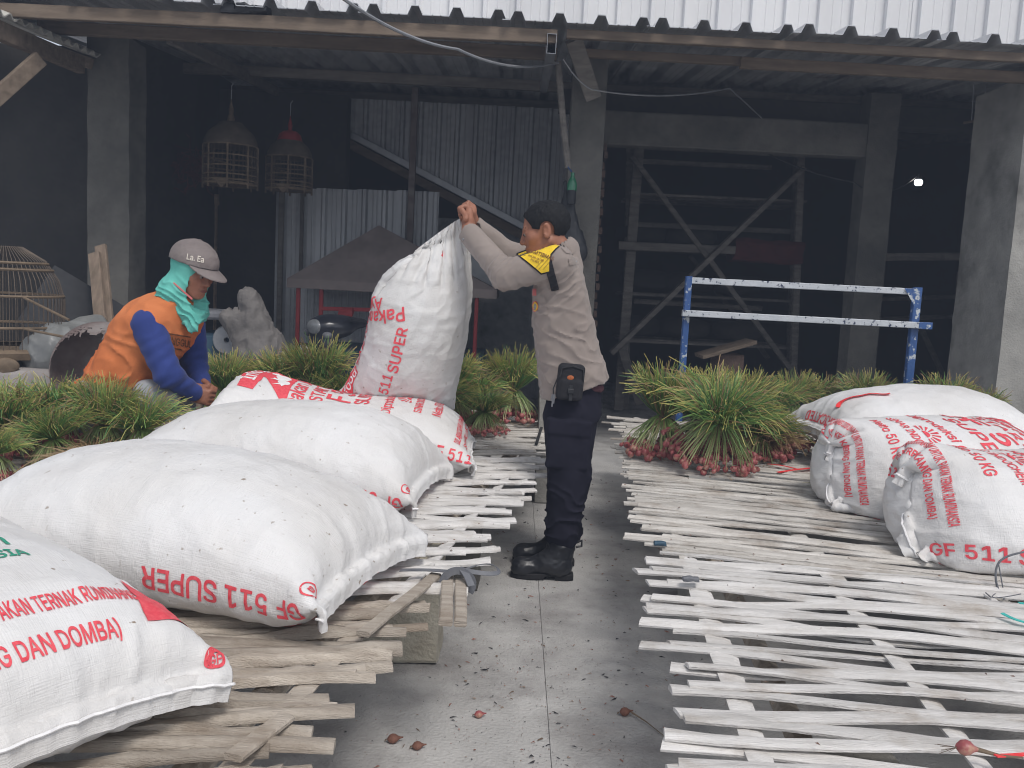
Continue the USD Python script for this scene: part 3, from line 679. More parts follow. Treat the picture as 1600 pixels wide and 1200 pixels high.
# food cart with pyramid roof and red posts
fc = thing('food_cart', 'parked food cart with a grey pyramid roof and red metal posts', 'cart', (-1.2, 8.6, 0))
dep = 8.2
el, er = at(450, 434, dep), at(775, 452, dep); ap = at(592, 352, dep + .55)
fl = np.array([el, er, er + (0, 1.1, 0), el + (0, 1.1, 0)])
for i in range(4):
    a_, b_ = fl[i], fl[(i + 1) % 4]
    part(fc, 'roof_panel', (np.array([a_, b_, ap, a_ - (0, 0, .012), b_ - (0, 0, .012), ap - (0, 0, .012)]), np.array([(0, 1, 2), (3, 5, 4), (0, 3, 4), (0, 4, 1)])), M_cart_roof)
    part(fc, 'fascia', beam(a_ - (0, 0, .045), b_ - (0, 0, .045), .02, .085), M_cart_roof)
for px_ in (466, 502, 690, 745):
    q = at(px_, 470, dep + .06); part(fc, 'post', beam((q[0], q[1], .25), (q[0], q[1], el[2] - .05), .035, .035, (0, 1, 0)), M_red_paint)
q0, q1 = at(502, 482, dep + .06), at(690, 487, dep + .06)
part(fc, 'rail', beam(q0, q1, .03, .035), M_red_paint)
part(fc, 'red_rag', rough_up(block(at(541, 488, dep) - (.06, .03, .04), at(541, 488, dep) + (.06, .03, .035), .015), .02, 12, 3, .03), M_red_paint, 60)
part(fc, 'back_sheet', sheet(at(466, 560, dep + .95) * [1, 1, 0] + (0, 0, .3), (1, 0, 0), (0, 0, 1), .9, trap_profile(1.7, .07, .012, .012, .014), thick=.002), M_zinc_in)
part(fc, 'counter', block((el[0] + .15, dep + .1, .3), (er[0] - .1, dep + 1.0, .62), .01), M_blue_cloth)
for sx in (el[0] + .3, er[0] - .3):
    for sy in (dep + .12, dep + .98):
        part(fc, 'wheel', (lathe([(.04, -.02), (.24, -.025), (.25, 0), (.24, .025), (.04, .02)], 24)[0] @ rotx(PI / 2).T + (sx, sy, .25), lathe([(.04, -.02), (.24, -.025), (.25, 0), (.24, .025), (.04, .02)], 24)[1]), M_black, 40)
part(fc, 'white_panel', block(at(712, 470, dep + .5) * [1, 1, 1], at(778, 395, dep + .52)), M_white_board)

# motorbike nosing out behind the bundles
mb = thing('motorbike', 'dark motorbike parked nose first behind the onion bundles', 'motorbike', (-1.55, 7.2, 0))
hl_ = at(497, 510, 7.15); o = hl_
fw = unit((-.75, -.66, 0)); sd = np.array([-fw[1], fw[0], 0])
Mx = np.stack([fw, sd, np.array([0, 0, 1.0])], 1)
def mp(x, y, z): return o + Mx @ np.array([x, y, z])
cow = U_(.05, ell(mp(-.12, 0, .0), (.20, .17, .10), Mx), ell(mp(-.05, 0, -.16), (.11, .14, .16), Mx), ell(mp(-.30, 0, .03), (.16, .10, .05), Mx))
part(mb, 'front_cowl', solid(cow, o - .7, o + .7, .02), M_bike, True)
part(mb, 'headlight', solid(I_(.01, grown(cow, .008), ell(mp(.04, 0.02, .0), (.085, .085, .06), Mx)), o - .4, o + .4, .012), M_headlight, True)
part(mb, 'front_wheel', (lathe([(.15, -.03), (.25, -.045), (.28, 0), (.25, .045), (.15, .03)], 28)[0] @ rotx(PI / 2).T @ Mx.T + mp(.03, 0, -.52), lathe([(.15, -.03), (.25, -.045), (.28, 0), (.25, .045), (.15, .03)], 28)[1]), M_black, 40)
part(mb, 'rear_wheel', (lathe([(.15, -.03), (.25, -.045), (.28, 0), (.25, .045), (.15, .03)], 28)[0] @ rotx(PI / 2).T @ Mx.T + mp(-1.22, 0, -.52), lathe([(.15, -.03), (.25, -.045), (.28, 0), (.25, .045), (.15, .03)], 28)[1]), M_black, 40)
part(mb, 'leg_shield', solid(U_(.06, ell(mp(-.12, 0, -.36), (.10, .19, .22), Mx), cone(mp(-.2, 0, -.5), mp(-.7, 0, -.45), .1, .1)), o - 1, o + .6, .025), M_bike, True)
part(mb, 'seat', solid(U_(.05, cone(mp(-.65, 0, -.12), mp(-1.2, 0, -.08), .12, .1), cone(mp(-.7, 0, -.28), mp(-1.3, 0, -.2), .13, .08)), o - 1.7, o + 1.7, .03), M_tarp, True, label='seat under a dusty grey cover')
part(mb, 'handlebar', tube([mp(-.28, -.36, .05), mp(-.22, -.15, .06), mp(-.22, .15, .06), mp(-.28, .36, .05)], .015, 6), M_black)
for s in (-1, 1):
    part(mb, 'turn_signal', solid(ell(mp(.0, s * .15, -.06), (.04, .04, .028), Mx), mp(0, s * .15, -.06) - .1, mp(0, s * .15, -.06) + .1, .012), M_rubber, True)
    part(mb, 'fork', tube([mp(-.1, s * .07, -.1), mp(.03, s * .07, -.52)], .02, 6), M_steel)
pc = mp(.09, 0, -.19)
pl = part(mb, 'number_plate', beam(pc - sd * .13, pc + sd * .13, .008, .11), M_black)
tm = meshkit.text_mesh('K 26', .06, .002, True); v = np.array(tm.vertices); v[:, 0] -= v[:, 0].mean()
part(pl, 'plate_letters', (pc + fw * .007 + v[:, :1] * sd + v[:, 1:2] * np.array([0, 0, 1]) - (0, 0, .03) + v[:, 2:] * fw, tm.faces), M_plate_text)

# tall grey sack and blue machine behind the worker
s0 = at(398, 545, 6.6)
def heap(P):
    q = P - s0; r = U_(.05, ell((.03, 0, -.15), (.19, .15, .32)), cone((.02, 0, .0), (-.05, 0, .36), .13, .05), cone((-.06, -.04, .12), (-.17, -.05, .22), .07, .03))(q); return r
solo('grey_sack', solid(wrinkle(wrinkle(heap, .035, (7, 7, 3), 8), .018, (16, 16, 8), 3), s0 - .65, s0 + .6, .014), M_sacking, 'crumpled grey sack standing behind the worker next to the zinc partition', 'sack', smooth=True)
mc = thing('blue_machine', 'dusty dark blue machine half hidden behind the worker', 'machine', (-2.2, 6.7, 0))
m0 = at(352, 500, 6.7)
part(mc, 'body', rough_up(block(m0 + (-.20, -.05, -.40), m0 + (.18, .3, -.10), .03), .012, 6, 1, .12), M_blue_cloth, 40)
part(mc, 'top_cover', rough_up(block(m0 + (-.26, -.12, .0), m0 + (.20, .32, .07), .02), .012, 6, 2, .12), M_rubber, 40)
part(mc, 'pulley', (lathe([(.02, -.02), (.10, -.02), (.11, 0), (.10, .02), (.02, .02)], 20)[0] @ rotx(PI / 2).T + m0 + (.05, -.1, -.14), lathe([(.02, -.02), (.10, -.02), (.11, 0), (.10, .02), (.02, .02)], 20)[1]), M_steel, 40)
for dx in (-.18, .15): part(mc, 'leg', beam(m0 + (dx, -.02, -.85), m0 + (dx, -.02, .0), .04, .04, (0, 1, 0)), M_wood_up)
part(mc, 'knob', lathe([(.001, -.03), (.03, -.02), (.03, .02), (.001, .03)], 12, m0 + (.22, -.1, .05)), M_black, 40)

# ---- left edge: cage on a cloth-covered table, dark board, planks, rusty pan, plastic sheet
tbp = at(40, 600, 5.5)
tbz = at(48, 580, 5.3)[2]
tab = thing('covered_table', 'low table under a grey cloth at the left edge', 'table', (-3.1, 5.6, 0))
xl, xr = -3.9, at(92, 600, 5.3)[0]
cv = U_(.02, rbox(((xl + xr) / 2, 5.65, tbz - .16), ((xr - xl) / 2, .36, .16), .03))
part(tab, 'cloth', solid(wrinkle(cv, .012, (7, 7, 3), 5), (xl - .1, 5.2, tbz - .4), (xr + .1, 6.1, tbz + .08), .02), M_tarp, True)
for sx in (xl + .1, xr - .08):
    for sy in (5.36, 5.94): part(tab, 'leg', beam((sx, sy, 0), (sx, sy, tbz - .3), .06, .06, (0, 1, 0)), M_wood_up)
part(tab, 'shelf_board', block((xl + .05, 5.4, .2), (xr - .05, 5.9, .225)), M_wood_grey)
o = np.array([at(5, 520, 5.6)[0], 5.62, tbz + .075]); Rc = .34
bc = thing('bamboo_cage', 'large round bamboo cage standing on the covered table at the left edge', 'bird cage', o)
part(bc, 'base_ring', lathe([(Rc * .9, -.02), (Rc + .02, -.02), (Rc + .03, .02), (Rc, .04), (Rc * .9, .04)], 32, o), M_cage, 40)
part(bc, 'base_board', lathe([(.001, -.015), (Rc * .95, -.015), (Rc * .95, .01), (.001, .01)], 32, o), M_cage, 40)
part(bc, 'foot', solid(U_(.03, ell(o + (.16, -Rc * .9, -.05), (.10, .03, .05)), cone(o + (.16, -Rc * .9, -.05), o + (.16, -Rc * .9, -.10), .035, .012)), o - (.1, .6, .2), o + (.4, 0, .1), .012), M_cage, True)
for z, k in ((.17, 1.0), (.36, .98), (.52, .80), (.56, .72)):
    a = np.linspace(0, 2 * PI, 41)[:-1]
    part(bc, 'hoop', tube(np.stack([o[0] + Rc * k * np.cos(a), o[1] + Rc * k * np.sin(a), np.full(40, o[2] + z)], 1), .009, 5, closed=True), M_cage)
for k in range(64):
    a = k / 64 * 2 * PI; ca, sa = math.cos(a), math.sin(a)
    part(bc, 'bar', tube([o + (Rc * ca, Rc * sa, 0), o + (Rc * ca, Rc * sa, .34), o + (Rc * .9 * ca, Rc * .9 * sa, .46), o + (Rc * .68 * ca, Rc * .68 * sa, .58), o + (.3 * Rc * ca, .3 * Rc * sa, .66)], .0028, 4), M_cage_bar)
for z in (.36, .17): part(bc, 'door_stick', beam(o + (Rc * .72, -Rc * .70, z), at(108, 500 if z > .2 else 528, 5.2), .014, .014), M_cage)
solo('dark_board', beam(at(92, 540, 6.3), at(148, 452, 6.6), .02, .62, (-.4, .15, 1)), M_black, 'black board leaning against the wall behind the bamboo cage', 'board')
pk = [(at(147, 396, 6.5), at(163, 560, 6.2)), (at(157, 384, 6.55), at(174, 560, 6.25))]
for (a, b), lab in zip(pk, ('shorter wooden plank leaning on the left pillar', 'taller wooden plank leaning on the left pillar')):
    solo('leaning_plank', rough_up(beam(a, b, .085, .03, (0, 1, .3)), .004, 5, 2, .3), M_wood_up, lab, 'plank')
pn = at(140, 560, 5.2)
def pan(P):
    q = (P - pn) @ roty(.35)
    return S_(.02, ell((.10, 0, 0), (.30, .30, .26))(q) if 0 else np.maximum(np.maximum(ell((.10, 0, -.05), (.30, .26, .30))(q), -ell((.10, -.04, -.05), (.285, .25, .285))(q)), -(q[:, 0] * .2 + q[:, 2] + .2)), half((0, 0, 0), (0, 0, 1))) if 0 else np.maximum(ell((.10, 0, -.05), (.30, .20, .30))(q), -ell((.10, -.02, -.06), (.285, .19, .285))(q))
solo('rusty_pan', solid(pan, pn - .5, pn + .5, .012), M_rust, 'rusty metal barrow pan turned on its side behind the worker', 'pan', smooth=40)
ps = at(88, 550, 5.6)
solo('plastic_sheet', solid(wrinkle(U_(.06, ell(ps, (.17, .2, .16)), cone(ps, at(150, 505, 6.0), .12, .05)), .03, (8, 8, 6), 3), ps - .5, ps + (.9, .8, .5), .02), M_dust_plastic, 'dusty clear plastic sheet bundled between the cage and the pan', 'plastic sheet', smooth=True)
# ---------------------------------------------------------------- bamboo drying racks, slat by slat
def strip(path, width, th, crown, rng):
    """one split-bamboo slat along path, convex on top, ends cut a little askew"""
    path = np.asarray(path, float); n = len(path)
    tan = np.gradient(path, axis=0); tan /= np.linalg.norm(tan, axis=1, keepdims=True)
    side = np.cross(tan, (0, 0, 1)); side /= np.linalg.norm(side, axis=1, keepdims=True); up = np.cross(side, tan)
    roll = rng.normal(0, .14); w = width * (1 + .12 * np.sin(np.linspace(0, 7, n) + rng.uniform(0, 6)) + rng.normal(0, .03, n))
    node = rng.random(n) < .16; w = w * np.where(node, 1.10, 1)          # bamboo nodes stand proud
    prof = [(-.5, 0), (-.25, crown), (.25, crown), (.5, 0), (.46, -th), (-.46, -th)]
    V = []
    for i in range(n):
        for a, b in prof:
            a2 = a * w[i]; b = b * (1.9 if node[i] and b > 0 else 1); V.append(path[i] + side[i] * (a2 * math.cos(roll) - b * math.sin(roll)) + up[i] * (b * math.cos(roll) + a2 * math.sin(roll)))
    V = np.array(V); sk = rng.uniform(-.3, .3); V[:6] += tan[0] * np.array([[p[0] * w[0] * sk] for p in prof]); V[-6:] += tan[-1] * np.array([[p[0] * w[-1] * sk] for p in prof])
    F = []
    for i in range(n - 1):
        for j in range(6):
            k = (j + 1) % 6; F += [(i * 6 + j, i * 6 + k, i * 6 + 6 + k), (i * 6 + j, i * 6 + 6 + k, i * 6 + 6 + j)]
    for j in range(1, 5): F += [(0, j + 1, j), ((n - 1) * 6, (n - 1) * 6 + j, (n - 1) * 6 + j + 1)]
    return V, np.array(F)[:, ::-1]

def rack_panel(T, O, A, z0, t0, t1, pitch, width, length, direction, battens, mat, seed, over, zig=.24, jut=.05, nseg=24, th=.006, side=1, crown=.0045, sway=.012):
    """slats start on the edge line O + A t and run along direction(t); battens are distances from the edge"""
    rng = np.random.default_rng(seed); A = unit((*A, 0)); t = t0; i = 0
    while t < t1:
        dr = direction(t) + rng.normal(0, sway); S = unit((side, dr * side if side > 0 else dr * side, 0))
        E = np.array([O[0], O[1], 0]) + A * t
        s = np.linspace(rng.normal(0, jut) - .02, length + rng.normal(0, .05), nseg)
        off = np.zeros(nseg); zz = np.zeros(nseg)
        ctrl_s, ctrl_o, ctrl_z = [-.2], [rng.normal(0, .15) * pitch], [rng.normal(0, .003)]
        for k, b in enumerate(battens):
            sg = 1 if (i + k) % 2 == 0 else -1
            ctrl_s.append(b); ctrl_o.append(sg * zig * pitch + rng.normal(0, .06) * pitch)
            up = rng.random() < over if over > 0 else ((i // 2 + k) % 2 == 0)
            ctrl_z.append((.006 if up else -.010) + (.003 if i % 2 else 0) + rng.normal(0, .0012))
        ctrl_s.append(length + .3); ctrl_o.append(0); ctrl_z.append(0)
        from scipy.interpolate import PchipInterpolator
        off = PchipInterpolator(ctrl_s, ctrl_o)(s); zz = PchipInterpolator(ctrl_s, ctrl_z)(s); off = off + rng.normal(0, .0016, nseg)
        k = np.array([.25, .5, .25]); off[1:-1] = np.convolve(off, k, 'valid'); zz[1:-1] = np.convolve(zz, k, 'valid')
        P = E + S * s[:, None] + A * off[:, None]; P[:, 2] = z0 + zz + .004 * np.sin(s * 3 + i)
        part(T, 'slat', strip(P, width * rng.uniform(.72, 1.18), th, crown * rng.uniform(.6, 1.3), rng), mat, 50)
        t += pitch * rng.uniform(.88, 1.12); i += 1
    for b in battens:
        tt = np.linspace(t0 - .10, t1 + .06, 22)
        D = np.array([unit((side, direction(q) * side, 0)) for q in tt])
        P = np.array([O[0], O[1], 0]) + A * tt[:, None] + D * b
        P[:, 2] = z0 - .004 + .003 * np.sin(tt * 9)
        part(T, 'batten', strip(P, .052 * rng.uniform(.9, 1.1), .006, .003, rng), mat, 25)
    for b in battens[::2]:                                            # bamboo poles carrying the mat
        Dm = unit((side, direction((t0 + t1) / 2) * side, 0))
        Pa = np.array([O[0], O[1], 0]) + A * (t0 - .02) + Dm * (b + .12); Pb = np.array([O[0], O[1], 0]) + A * (t1) + Dm * (b + .12)
        Pa[2] = Pb[2] = z0 - .055
        part(T, 'bearer_pole', tube([Pa, Pb], .028, 8), M_grey_slat, 40)

ZR = .43
rr1 = thing('drying_rack', 'limewashed bamboo drying rack on the right, with wide lens-shaped gaps in its weave', 'drying rack', (.4, 2.4, 0))
rack_panel(rr1, (.347, 1.25), (.083, 1), ZR, -.05, 1.72, .057, .050, 2.3, lambda t: np.interp(t, (0, .9, 1.7), (-.02, -.07, -.18)), (.13, .56, 1.02, 1.48, 1.95), M_white_slat, 5, .95, zig=.40, jut=.03, sway=.005)
rr2 = thing('drying_rack', 'duller close-woven bamboo drying rack under the right onion bundles', 'drying rack', (.6, 4.2, 0))
rack_panel(rr2, (.347 + 1.70 * .083, 2.93), (.083, 1), ZR + .004, 0, 3.1, .042, .036, 2.5, lambda t: np.interp(t, (0, .5, 3), (-.20, -.27, -.22)), (.12, .58, 1.05, 1.55, 2.1), M_mid_slat, 6, .9, zig=.34, jut=.035)
lr1 = thing('drying_rack', 'brown unpainted bamboo drying rack at the front left', 'drying rack', (-.4, 1.9, 0))
rack_panel(lr1, (-.455, 1.12), (.174, 1), ZR - .012, 0, 1.30, .037, .034, 1.5, lambda t: .20 + .04 * math.sin(t * 23), (.085, .55, 1.0, 1.4), M_grey_slat, 7, .0, zig=.36, jut=.05, th=.009, side=-1, crown=.010, sway=.030)
lr2 = thing('drying_rack', 'white limewashed bamboo drying rack on the left, reaching back past the sacks', 'drying rack', (-.1, 3.8, 0))
rack_panel(lr2, (-.405 + .174 * 1.28, 2.40), (.174, 1), ZR + .006, 0, 2.05, .044, .036, 1.55, lambda t: .20 + .05 * math.sin(t * 5), (.10, .50, .95, 1.4), M_white_slat, 8, .0, zig=.42, jut=.05, th=.007, side=-1, crown=.007, sway=.022)
lr3 = thing('drying_rack', 'dusty bamboo drying rack under the onion bundles behind the sacks', 'drying rack', (-.4, 5, 0))
rack_panel(lr3, (-.405 + .174 * 3.36, 4.48), (.174, 1), ZR + .01, 0, 1.55, .05, .040, 1.60, lambda t: .16, (.10, .55, 1.0, 1.5), M_mid_slat, 9, .0, zig=.2, side=-1)
lr4 = thing('drying_rack', 'bamboo drying rack under the onion bundles at the far left', 'drying rack', (-2.2, 3.8, 0))
rack_panel(lr4, (-1.50, 3.12), (.05, 1), ZR - .004, 0, 1.02, .06, .044, 2.0, lambda t: .05, (.1, .6, 1.1, 1.6), M_mid_slat, 10, .0, side=-1)
# the batten end that sticks out where the two left racks meet, with the rubber strap round it
part(lr1, 'batten_end', cat(rough_up(beam((-.155, 2.50, ZR + .022), (-.135, 2.16, ZR + .018), .035, .016), .003, 9, 1, .08), rough_up(beam((-.118, 2.48, ZR + .02), (-.098, 2.165, ZR + .015), .033, .016), .003, 9, 2, .08)), M_grey_slat, 30)
part(lr1, 'batten_end', rough_up(beam((-.19, 2.50, ZR + .026), (-.325, 2.06, ZR + .020), .036, .014), .003, 9, 1, .1), M_grey_slat, 30)
part(lr1, 'batten_end', rough_up(beam((-.405, 1.66, ZR + .012), (-.46, 1.50, ZR + .012), .04, .014), .003, 9, 5, .1), M_grey_slat, 30)
def ribbon(pts, w, th=.0012, up=(0, 0, 1), tw=None):
    pts = np.asarray(pts, float); tan = np.gradient(pts, axis=0); tan /= np.linalg.norm(tan, axis=1, keepdims=True)
    s = np.cross(tan, up); s /= np.maximum(np.linalg.norm(s, axis=1, keepdims=True), 1e-6); u = np.cross(s, tan)
    if tw is not None:
        tw = np.asarray(tw)[:, None]; s, u = s * np.cos(tw) + u * np.sin(tw), u * np.cos(tw) - s * np.sin(tw)
    n = len(pts); w = np.broadcast_to(w, (n,))[:, None]
    V = np.stack([pts - s * w / 2 - u * th, pts + s * w / 2 - u * th, pts + s * w / 2 + u * th, pts - s * w / 2 + u * th], 1).reshape(-1, 3); F = []
    for i in range(n - 1):
        for j in range(4):
            k = (j + 1) % 4; F += [(4 * i + j, 4 * i + k, 4 * i + 4 + k), (4 * i + j, 4 * i + 4 + k, 4 * i + 4 + j)]
    F += [(0, 2, 1), (0, 3, 2), (4 * n - 4, 4 * n - 3, 4 * n - 2), (4 * n - 4, 4 * n - 2, 4 * n - 1)]
    return V, np.array(F)[:, ::-1]
def smooth_path(pts, n=24):
    from scipy.interpolate import CubicSpline
    pts = np.asarray(pts, float); d = np.r_[0, np.cumsum(np.linalg.norm(np.diff(pts, axis=0), axis=1))]
    return CubicSpline(d, pts)(np.linspace(0, d[-1], n))
zt = ZR + .045
st = thing('rubber_strap', 'grey rubber strap knotted round the batten where the left racks meet', 'strap', (-.12, 2.5, zt))
k0 = np.array([-.125, 2.475, zt])
part(st, 'tail', ribbon(smooth_path([k0, k0 + (-.10, .02, -.004), k0 + (-.17, .03, -.012)]), .022), M_rubber)
part(st, 'loop', ribbon(smooth_path([k0, k0 + (.05, .05, .008), k0 + (.10, .055, .008), k0 + (.115, .03, .0), k0 + (.07, .005, .0), k0 + (.0, .0, .01)]), .013, tw=np.linspace(0, 1.2, 24)), M_rubber)
part(st, 'wrap', cat(ribbon(smooth_path([k0 + (-.035, -.02, -.05), k0 + (-.03, -.02, .0), k0 + (.0, -.02, .012), k0 + (.03, -.02, 0), k0 + (.034, -.02, -.05)]), .022, up=(0, 1, 0)), ribbon(smooth_path([k0 + (-.03, .03, -.04), k0 + (-.0, .0, .014), k0 + (.04, -.05, -.02)]), .022)), M_rubber)
# blocks under the racks
solo('stone_block', rough_up(block((-.47, 2.90, 0), (-.205, 3.12, .375), .014), .012, 8, 4, .035), M_block, 'rough yellowish stone block under the corner of the left racks', 'block', smooth=30)
solo('concrete_block', rough_up(block((-.30, 3.66, 0), (-.10, 3.86, .37), .01), .008, 8, 5, .05), M_conc_dark, 'dark grey block under the white left rack beside the boots', 'block', smooth=30)
solo('concrete_block', rough_up(block((.17, 5.25, 0), (.33, 5.45, .66), .01), .008, 8, 6, .07), M_conc, 'upright pale concrete block behind the standing man at the far rack corner', 'block', smooth=30)
for (x, y), w_ in zip(((-1.4, 4.9), (-.2, 4.9), (-1.3, 1.9), (-2.6, 3.7), (.75, 1.75), (1.9, 2.2), (.85, 3.6), (.95, 5.2)), ('worker\'s side of the far left rack', 'aisle side of the far left rack', 'nearest left sack', 'front of the worker\'s bundles', 'near corner of the front right rack', 'shallot side of the front right rack', 'bare middle of the right racks', 'right onion cluster')):
    solo('support_block', block((x - .1, y - .1, 0), (x + .1, y + .1, ZR - .085), .012), M_conc, 'plain grey support block under the bamboo at the ' + w_, 'block', 'blocks under the racks')
# ---------------------------------------------------------------- woven sacks: cloth tubes filled and settled by a small cloth simulation
NP, NL = 64, 56                       # vertices round the tube, along it
SW, SL = .70, 1.25                    # flat width, length
FLAP = 4
def relax(X, rest, idx_pairs, stiff_c=.25): pass
def con(a, b, rest, k_stretch=.5, k_comp=.12, wa=.5):
    d = b - a; L = np.sqrt((d * d).sum(-1, keepdims=True)); e = (L - rest) / np.maximum(L, 1e-9)
    return d * e * np.where(e > 0, k_stretch * 2, k_comp * 2)
def simulate(X, steps, pressure, floor, pin=None, W=SW, L=SL, iters=7, drag=.94, seed=0, sew=(True, True), extra=None):
    """X: batch x NL x NP x 3.  pressure(X) -> push per vertex"""
    rng = np.random.default_rng(seed); V = np.zeros_like(X); hl, hp = L / (NL - 1), 2 * W / NP; hd = math.hypot(hl, hp); dt = .016
    mirror = (NP - 1 - np.arange(NP))                                  # front vertex <-> back vertex
    def pair(sa, sb, rest, ks, kc):
        c = con(X[sa], X[sb], rest, ks, kc) * .5; X[sa] += c; X[sb] -= c
    ev, od = slice(0, None, 2), slice(1, None, 2)
    for step in range(steps):
        dl = np.zeros_like(X); dl[:, 1:-1] = X[:, 2:] - X[:, :-2]; dl[:, 0] = X[:, 1] - X[:, 0]; dl[:, -1] = X[:, -1] - X[:, -2]
        dp = np.roll(X, -1, 2) - np.roll(X, 1, 2)
        n = np.cross(dp, dl) * .25
        a = n * pressure(X)[..., None]
        a[:, :FLAP] = 0; a[:, -FLAP:] = 0
        a[..., 2] -= 1.2
        V = (V + a * dt) * drag; X0 = X.copy(); X += V * dt
        for _ in range(iters):
            for s in (0, 1):
                k = (NL - s) // 2 * 2 + s
                pair(np.s_[:, s:k:2], np.s_[:, s + 1:k:2], hl, .5, .10)
            pair(np.s_[:, :, 0::2], np.s_[:, :, 1::2], hp, .5, .10)
            Y = np.roll(X, -1, 2); c = con(Y[:, :, 0::2], Y[:, :, 1::2], hp, .5, .10) * .5; Y[:, :, 0::2] += c; Y[:, :, 1::2] -= c; X[:] = np.roll(Y, 1, 2)
            for s in (0, 1):                                           # shear
                k = (NL - s) // 2 * 2 + s
                for sh in (1, -1):
                    A_, B_ = X[:, s:k:2], np.roll(X[:, s + 1:k:2], sh, 2)
                    c = con(A_, B_, hd, .22, .04) * .5; A_ += c; X[:, s + 1:k:2] = np.roll(B_ - c, -sh, 2)
            for s in (0, 2):                                           # a little bending resistance
                m = X[:, s + 2::4].shape[1]; A_ = X[:, s:s + 4 * m:4]; B_ = X[:, s + 2::4]
                c = con(A_, B_, 2 * hl, .0, .035) * .5; A_ += c; B_ -= c
            if sew[0]:
                mid = (X[:, :FLAP] + X[:, :FLAP, mirror]) / 2; X[:, :FLAP] += (mid - X[:, :FLAP]) * .9
            if sew[1]:
                mid = (X[:, -FLAP:] + X[:, -FLAP:, mirror]) / 2; X[:, -FLAP:] += (mid - X[:, -FLAP:]) * .9
            if pin is not None: pin(X)
        if floor is not None: floor(X, X0)
        V = (X - X0) / dt
        sp = np.linalg.norm(V, axis=-1, keepdims=True); V *= np.minimum(1, 2.0 / np.maximum(sp, 1e-9))
    return X
def flat_tube(batch, W=SW, L=SL):
    a = (np.arange(NP) + .5) / NP * 2 * W
    front = a < W
    y = np.where(front, W / 2 - a, -W / 2 + (a - W)); z = np.where(front, .012, -.012)
    X = np.zeros((batch, NL, NP, 3)); X[..., 0] = np.linspace(-L / 2, L / 2, NL)[None, :, None]; X[..., 1] = y; X[..., 2] = z + .05
    return X
# --- the seven lying sacks settle together
LY = {'a': 0, 'b': 1, 'c': 2, 'd': 3, 'e': 4, 'f': 5, 'g': 6}
XB = flat_tube(7); rg = np.random.default_rng(21)
XB += rg.normal(0, .004, XB.shape)
fillh = np.array([.385, .40, .40, .36, .455, .43, .36])[:, None, None]
lean = np.array([0, 0, 0, 0, .62, .55, .0])                            # sacks that rest tilted against a neighbour
end_lift = np.array([0, .0, 0, .0, 0, 0, 0])
ulen = np.linspace(-1, 1, NL)[None, :, None]
uneven = 1 + .10 * np.sin(ulen * np.array([2.1, 2.7, 2.4, 3.1, 2.3, 2.8, 3.3])[:, None, None] + np.array([0, 1, 2.2, 4.0, 5, 1.5, .7])[:, None, None])
cw, sw_ = np.cos(lean)[:, None, None], np.sin(lean)[:, None, None]
def press_of(i):
    f_, u_ = fillh[i:i + 1], uneven[i:i + 1]
    tp = (.20, .18, .20, .20, .42, .42, .35)[i]; low = (1, 1, 1, 1, .80, .80, .85)[i] + 0 * ulen; low = np.clip(low + (1 - low) * (1 - np.abs(ulen)) / .5, 0, 1)   # the ends are slack
    return lambda X: 2.0e5 * np.clip(f_ * u_ * low - X[..., 2], 0, 1) * np.clip((1.0 - np.abs(ulen)) / tp, 0, 1) ** .7
def floor_of(i):
    def fl(X, X0):
        under = X[..., 2] < 0
        X[..., 2] = np.maximum(X[..., 2], 0)
        X[..., :2] = np.where(under[..., None], X0[..., :2] + (X[..., :2] - X0[..., :2]) * .45, X[..., :2])
        if i in (4, 5):                                                # a neighbour props up the far side
            X[..., 2] = np.maximum(X[..., 2], np.where(X[..., 1] > .05, (X[..., 1] - .05) * .75, 0))
    return fl
for b in (4, 5):
    c_, s_ = math.cos(.5), math.sin(.5); y, z = XB[b, ..., 1].copy(), XB[b, ..., 2].copy()
    XB[b, ..., 1] = y * c_ - z * s_; XB[b, ..., 2] = y * s_ + z * c_ + .22


# the sack held up by its mouth is set up here and settles alongside the others
hand = np.array([-.285, 4.22, 1.60])
bl, br = at(541, 598, 4.40), at(692, 622, 4.46)
W5, L5 = .66, .99
def held_start():
    X = flat_tube(1, W5, L5)[0]; u = (X[..., 1] + W5 / 2) / W5; v = (X[..., 0] + L5 / 2) / L5
    c = (bl + br) / 2; ax = unit(br - bl)
    Y = c * (1 - v[..., None]) + hand * v[..., None] + ax * ((.5 - u) * W5 * (1 - .55 * v ** 5))[..., None]
    Y += np.array([.25, -.96, 0]) * np.where(np.arange(NP) < NP / 2, 1, -1)[None, :, None] * .012
    return Y[None]
XS = held_start(); XS += rg.normal(0, .003, XS.shape)
_aa = np.where(np.arange(NP) < NP // 2, (np.arange(NP) + .5) / (NP // 2), (NP - np.arange(NP) - .5) / (NP // 2))
gw = 1.0                                                               # the mouth is held at its right end and slopes down from the hands
gath = XS[0, -2:].copy(); gath[:] = hand + unit(br - bl) * ((_aa - .90) * W5 * .34)[None, :, None] + np.array([0, 0, 1]) * (-.20 * (1 - _aa) ** 1.1)[None, :, None]; gath[0, :, 2] -= .018
_aa = np.where(np.arange(NP) < NP // 2, (np.arange(NP) + .5) / (NP // 2), (NP - np.arange(NP) - .5) / (NP // 2))
bline = bl + (br - bl) * _aa[:, None] + np.array([0, 0, 1]) * (.035 * np.sin(_aa * PI))[:, None]
def pin5(X):
    X[0, -2:] += (gath - X[0, -2:]) * .9 * gw
    X[0, :2] += (bline - X[0, :2]) * .8
def press5(X): return .7e4 + 2.2e4 * np.clip(1.35 - X[..., 2], 0, 1)
jobs = [POOL.submit(simulate, XS, 110, press5, None, pin5, W5, L5, 6)] + [POOL.submit(simulate, XB[i:i + 1], 150, press_of(i), floor_of(i), None, SW, SL, 6) for i in range(7)]
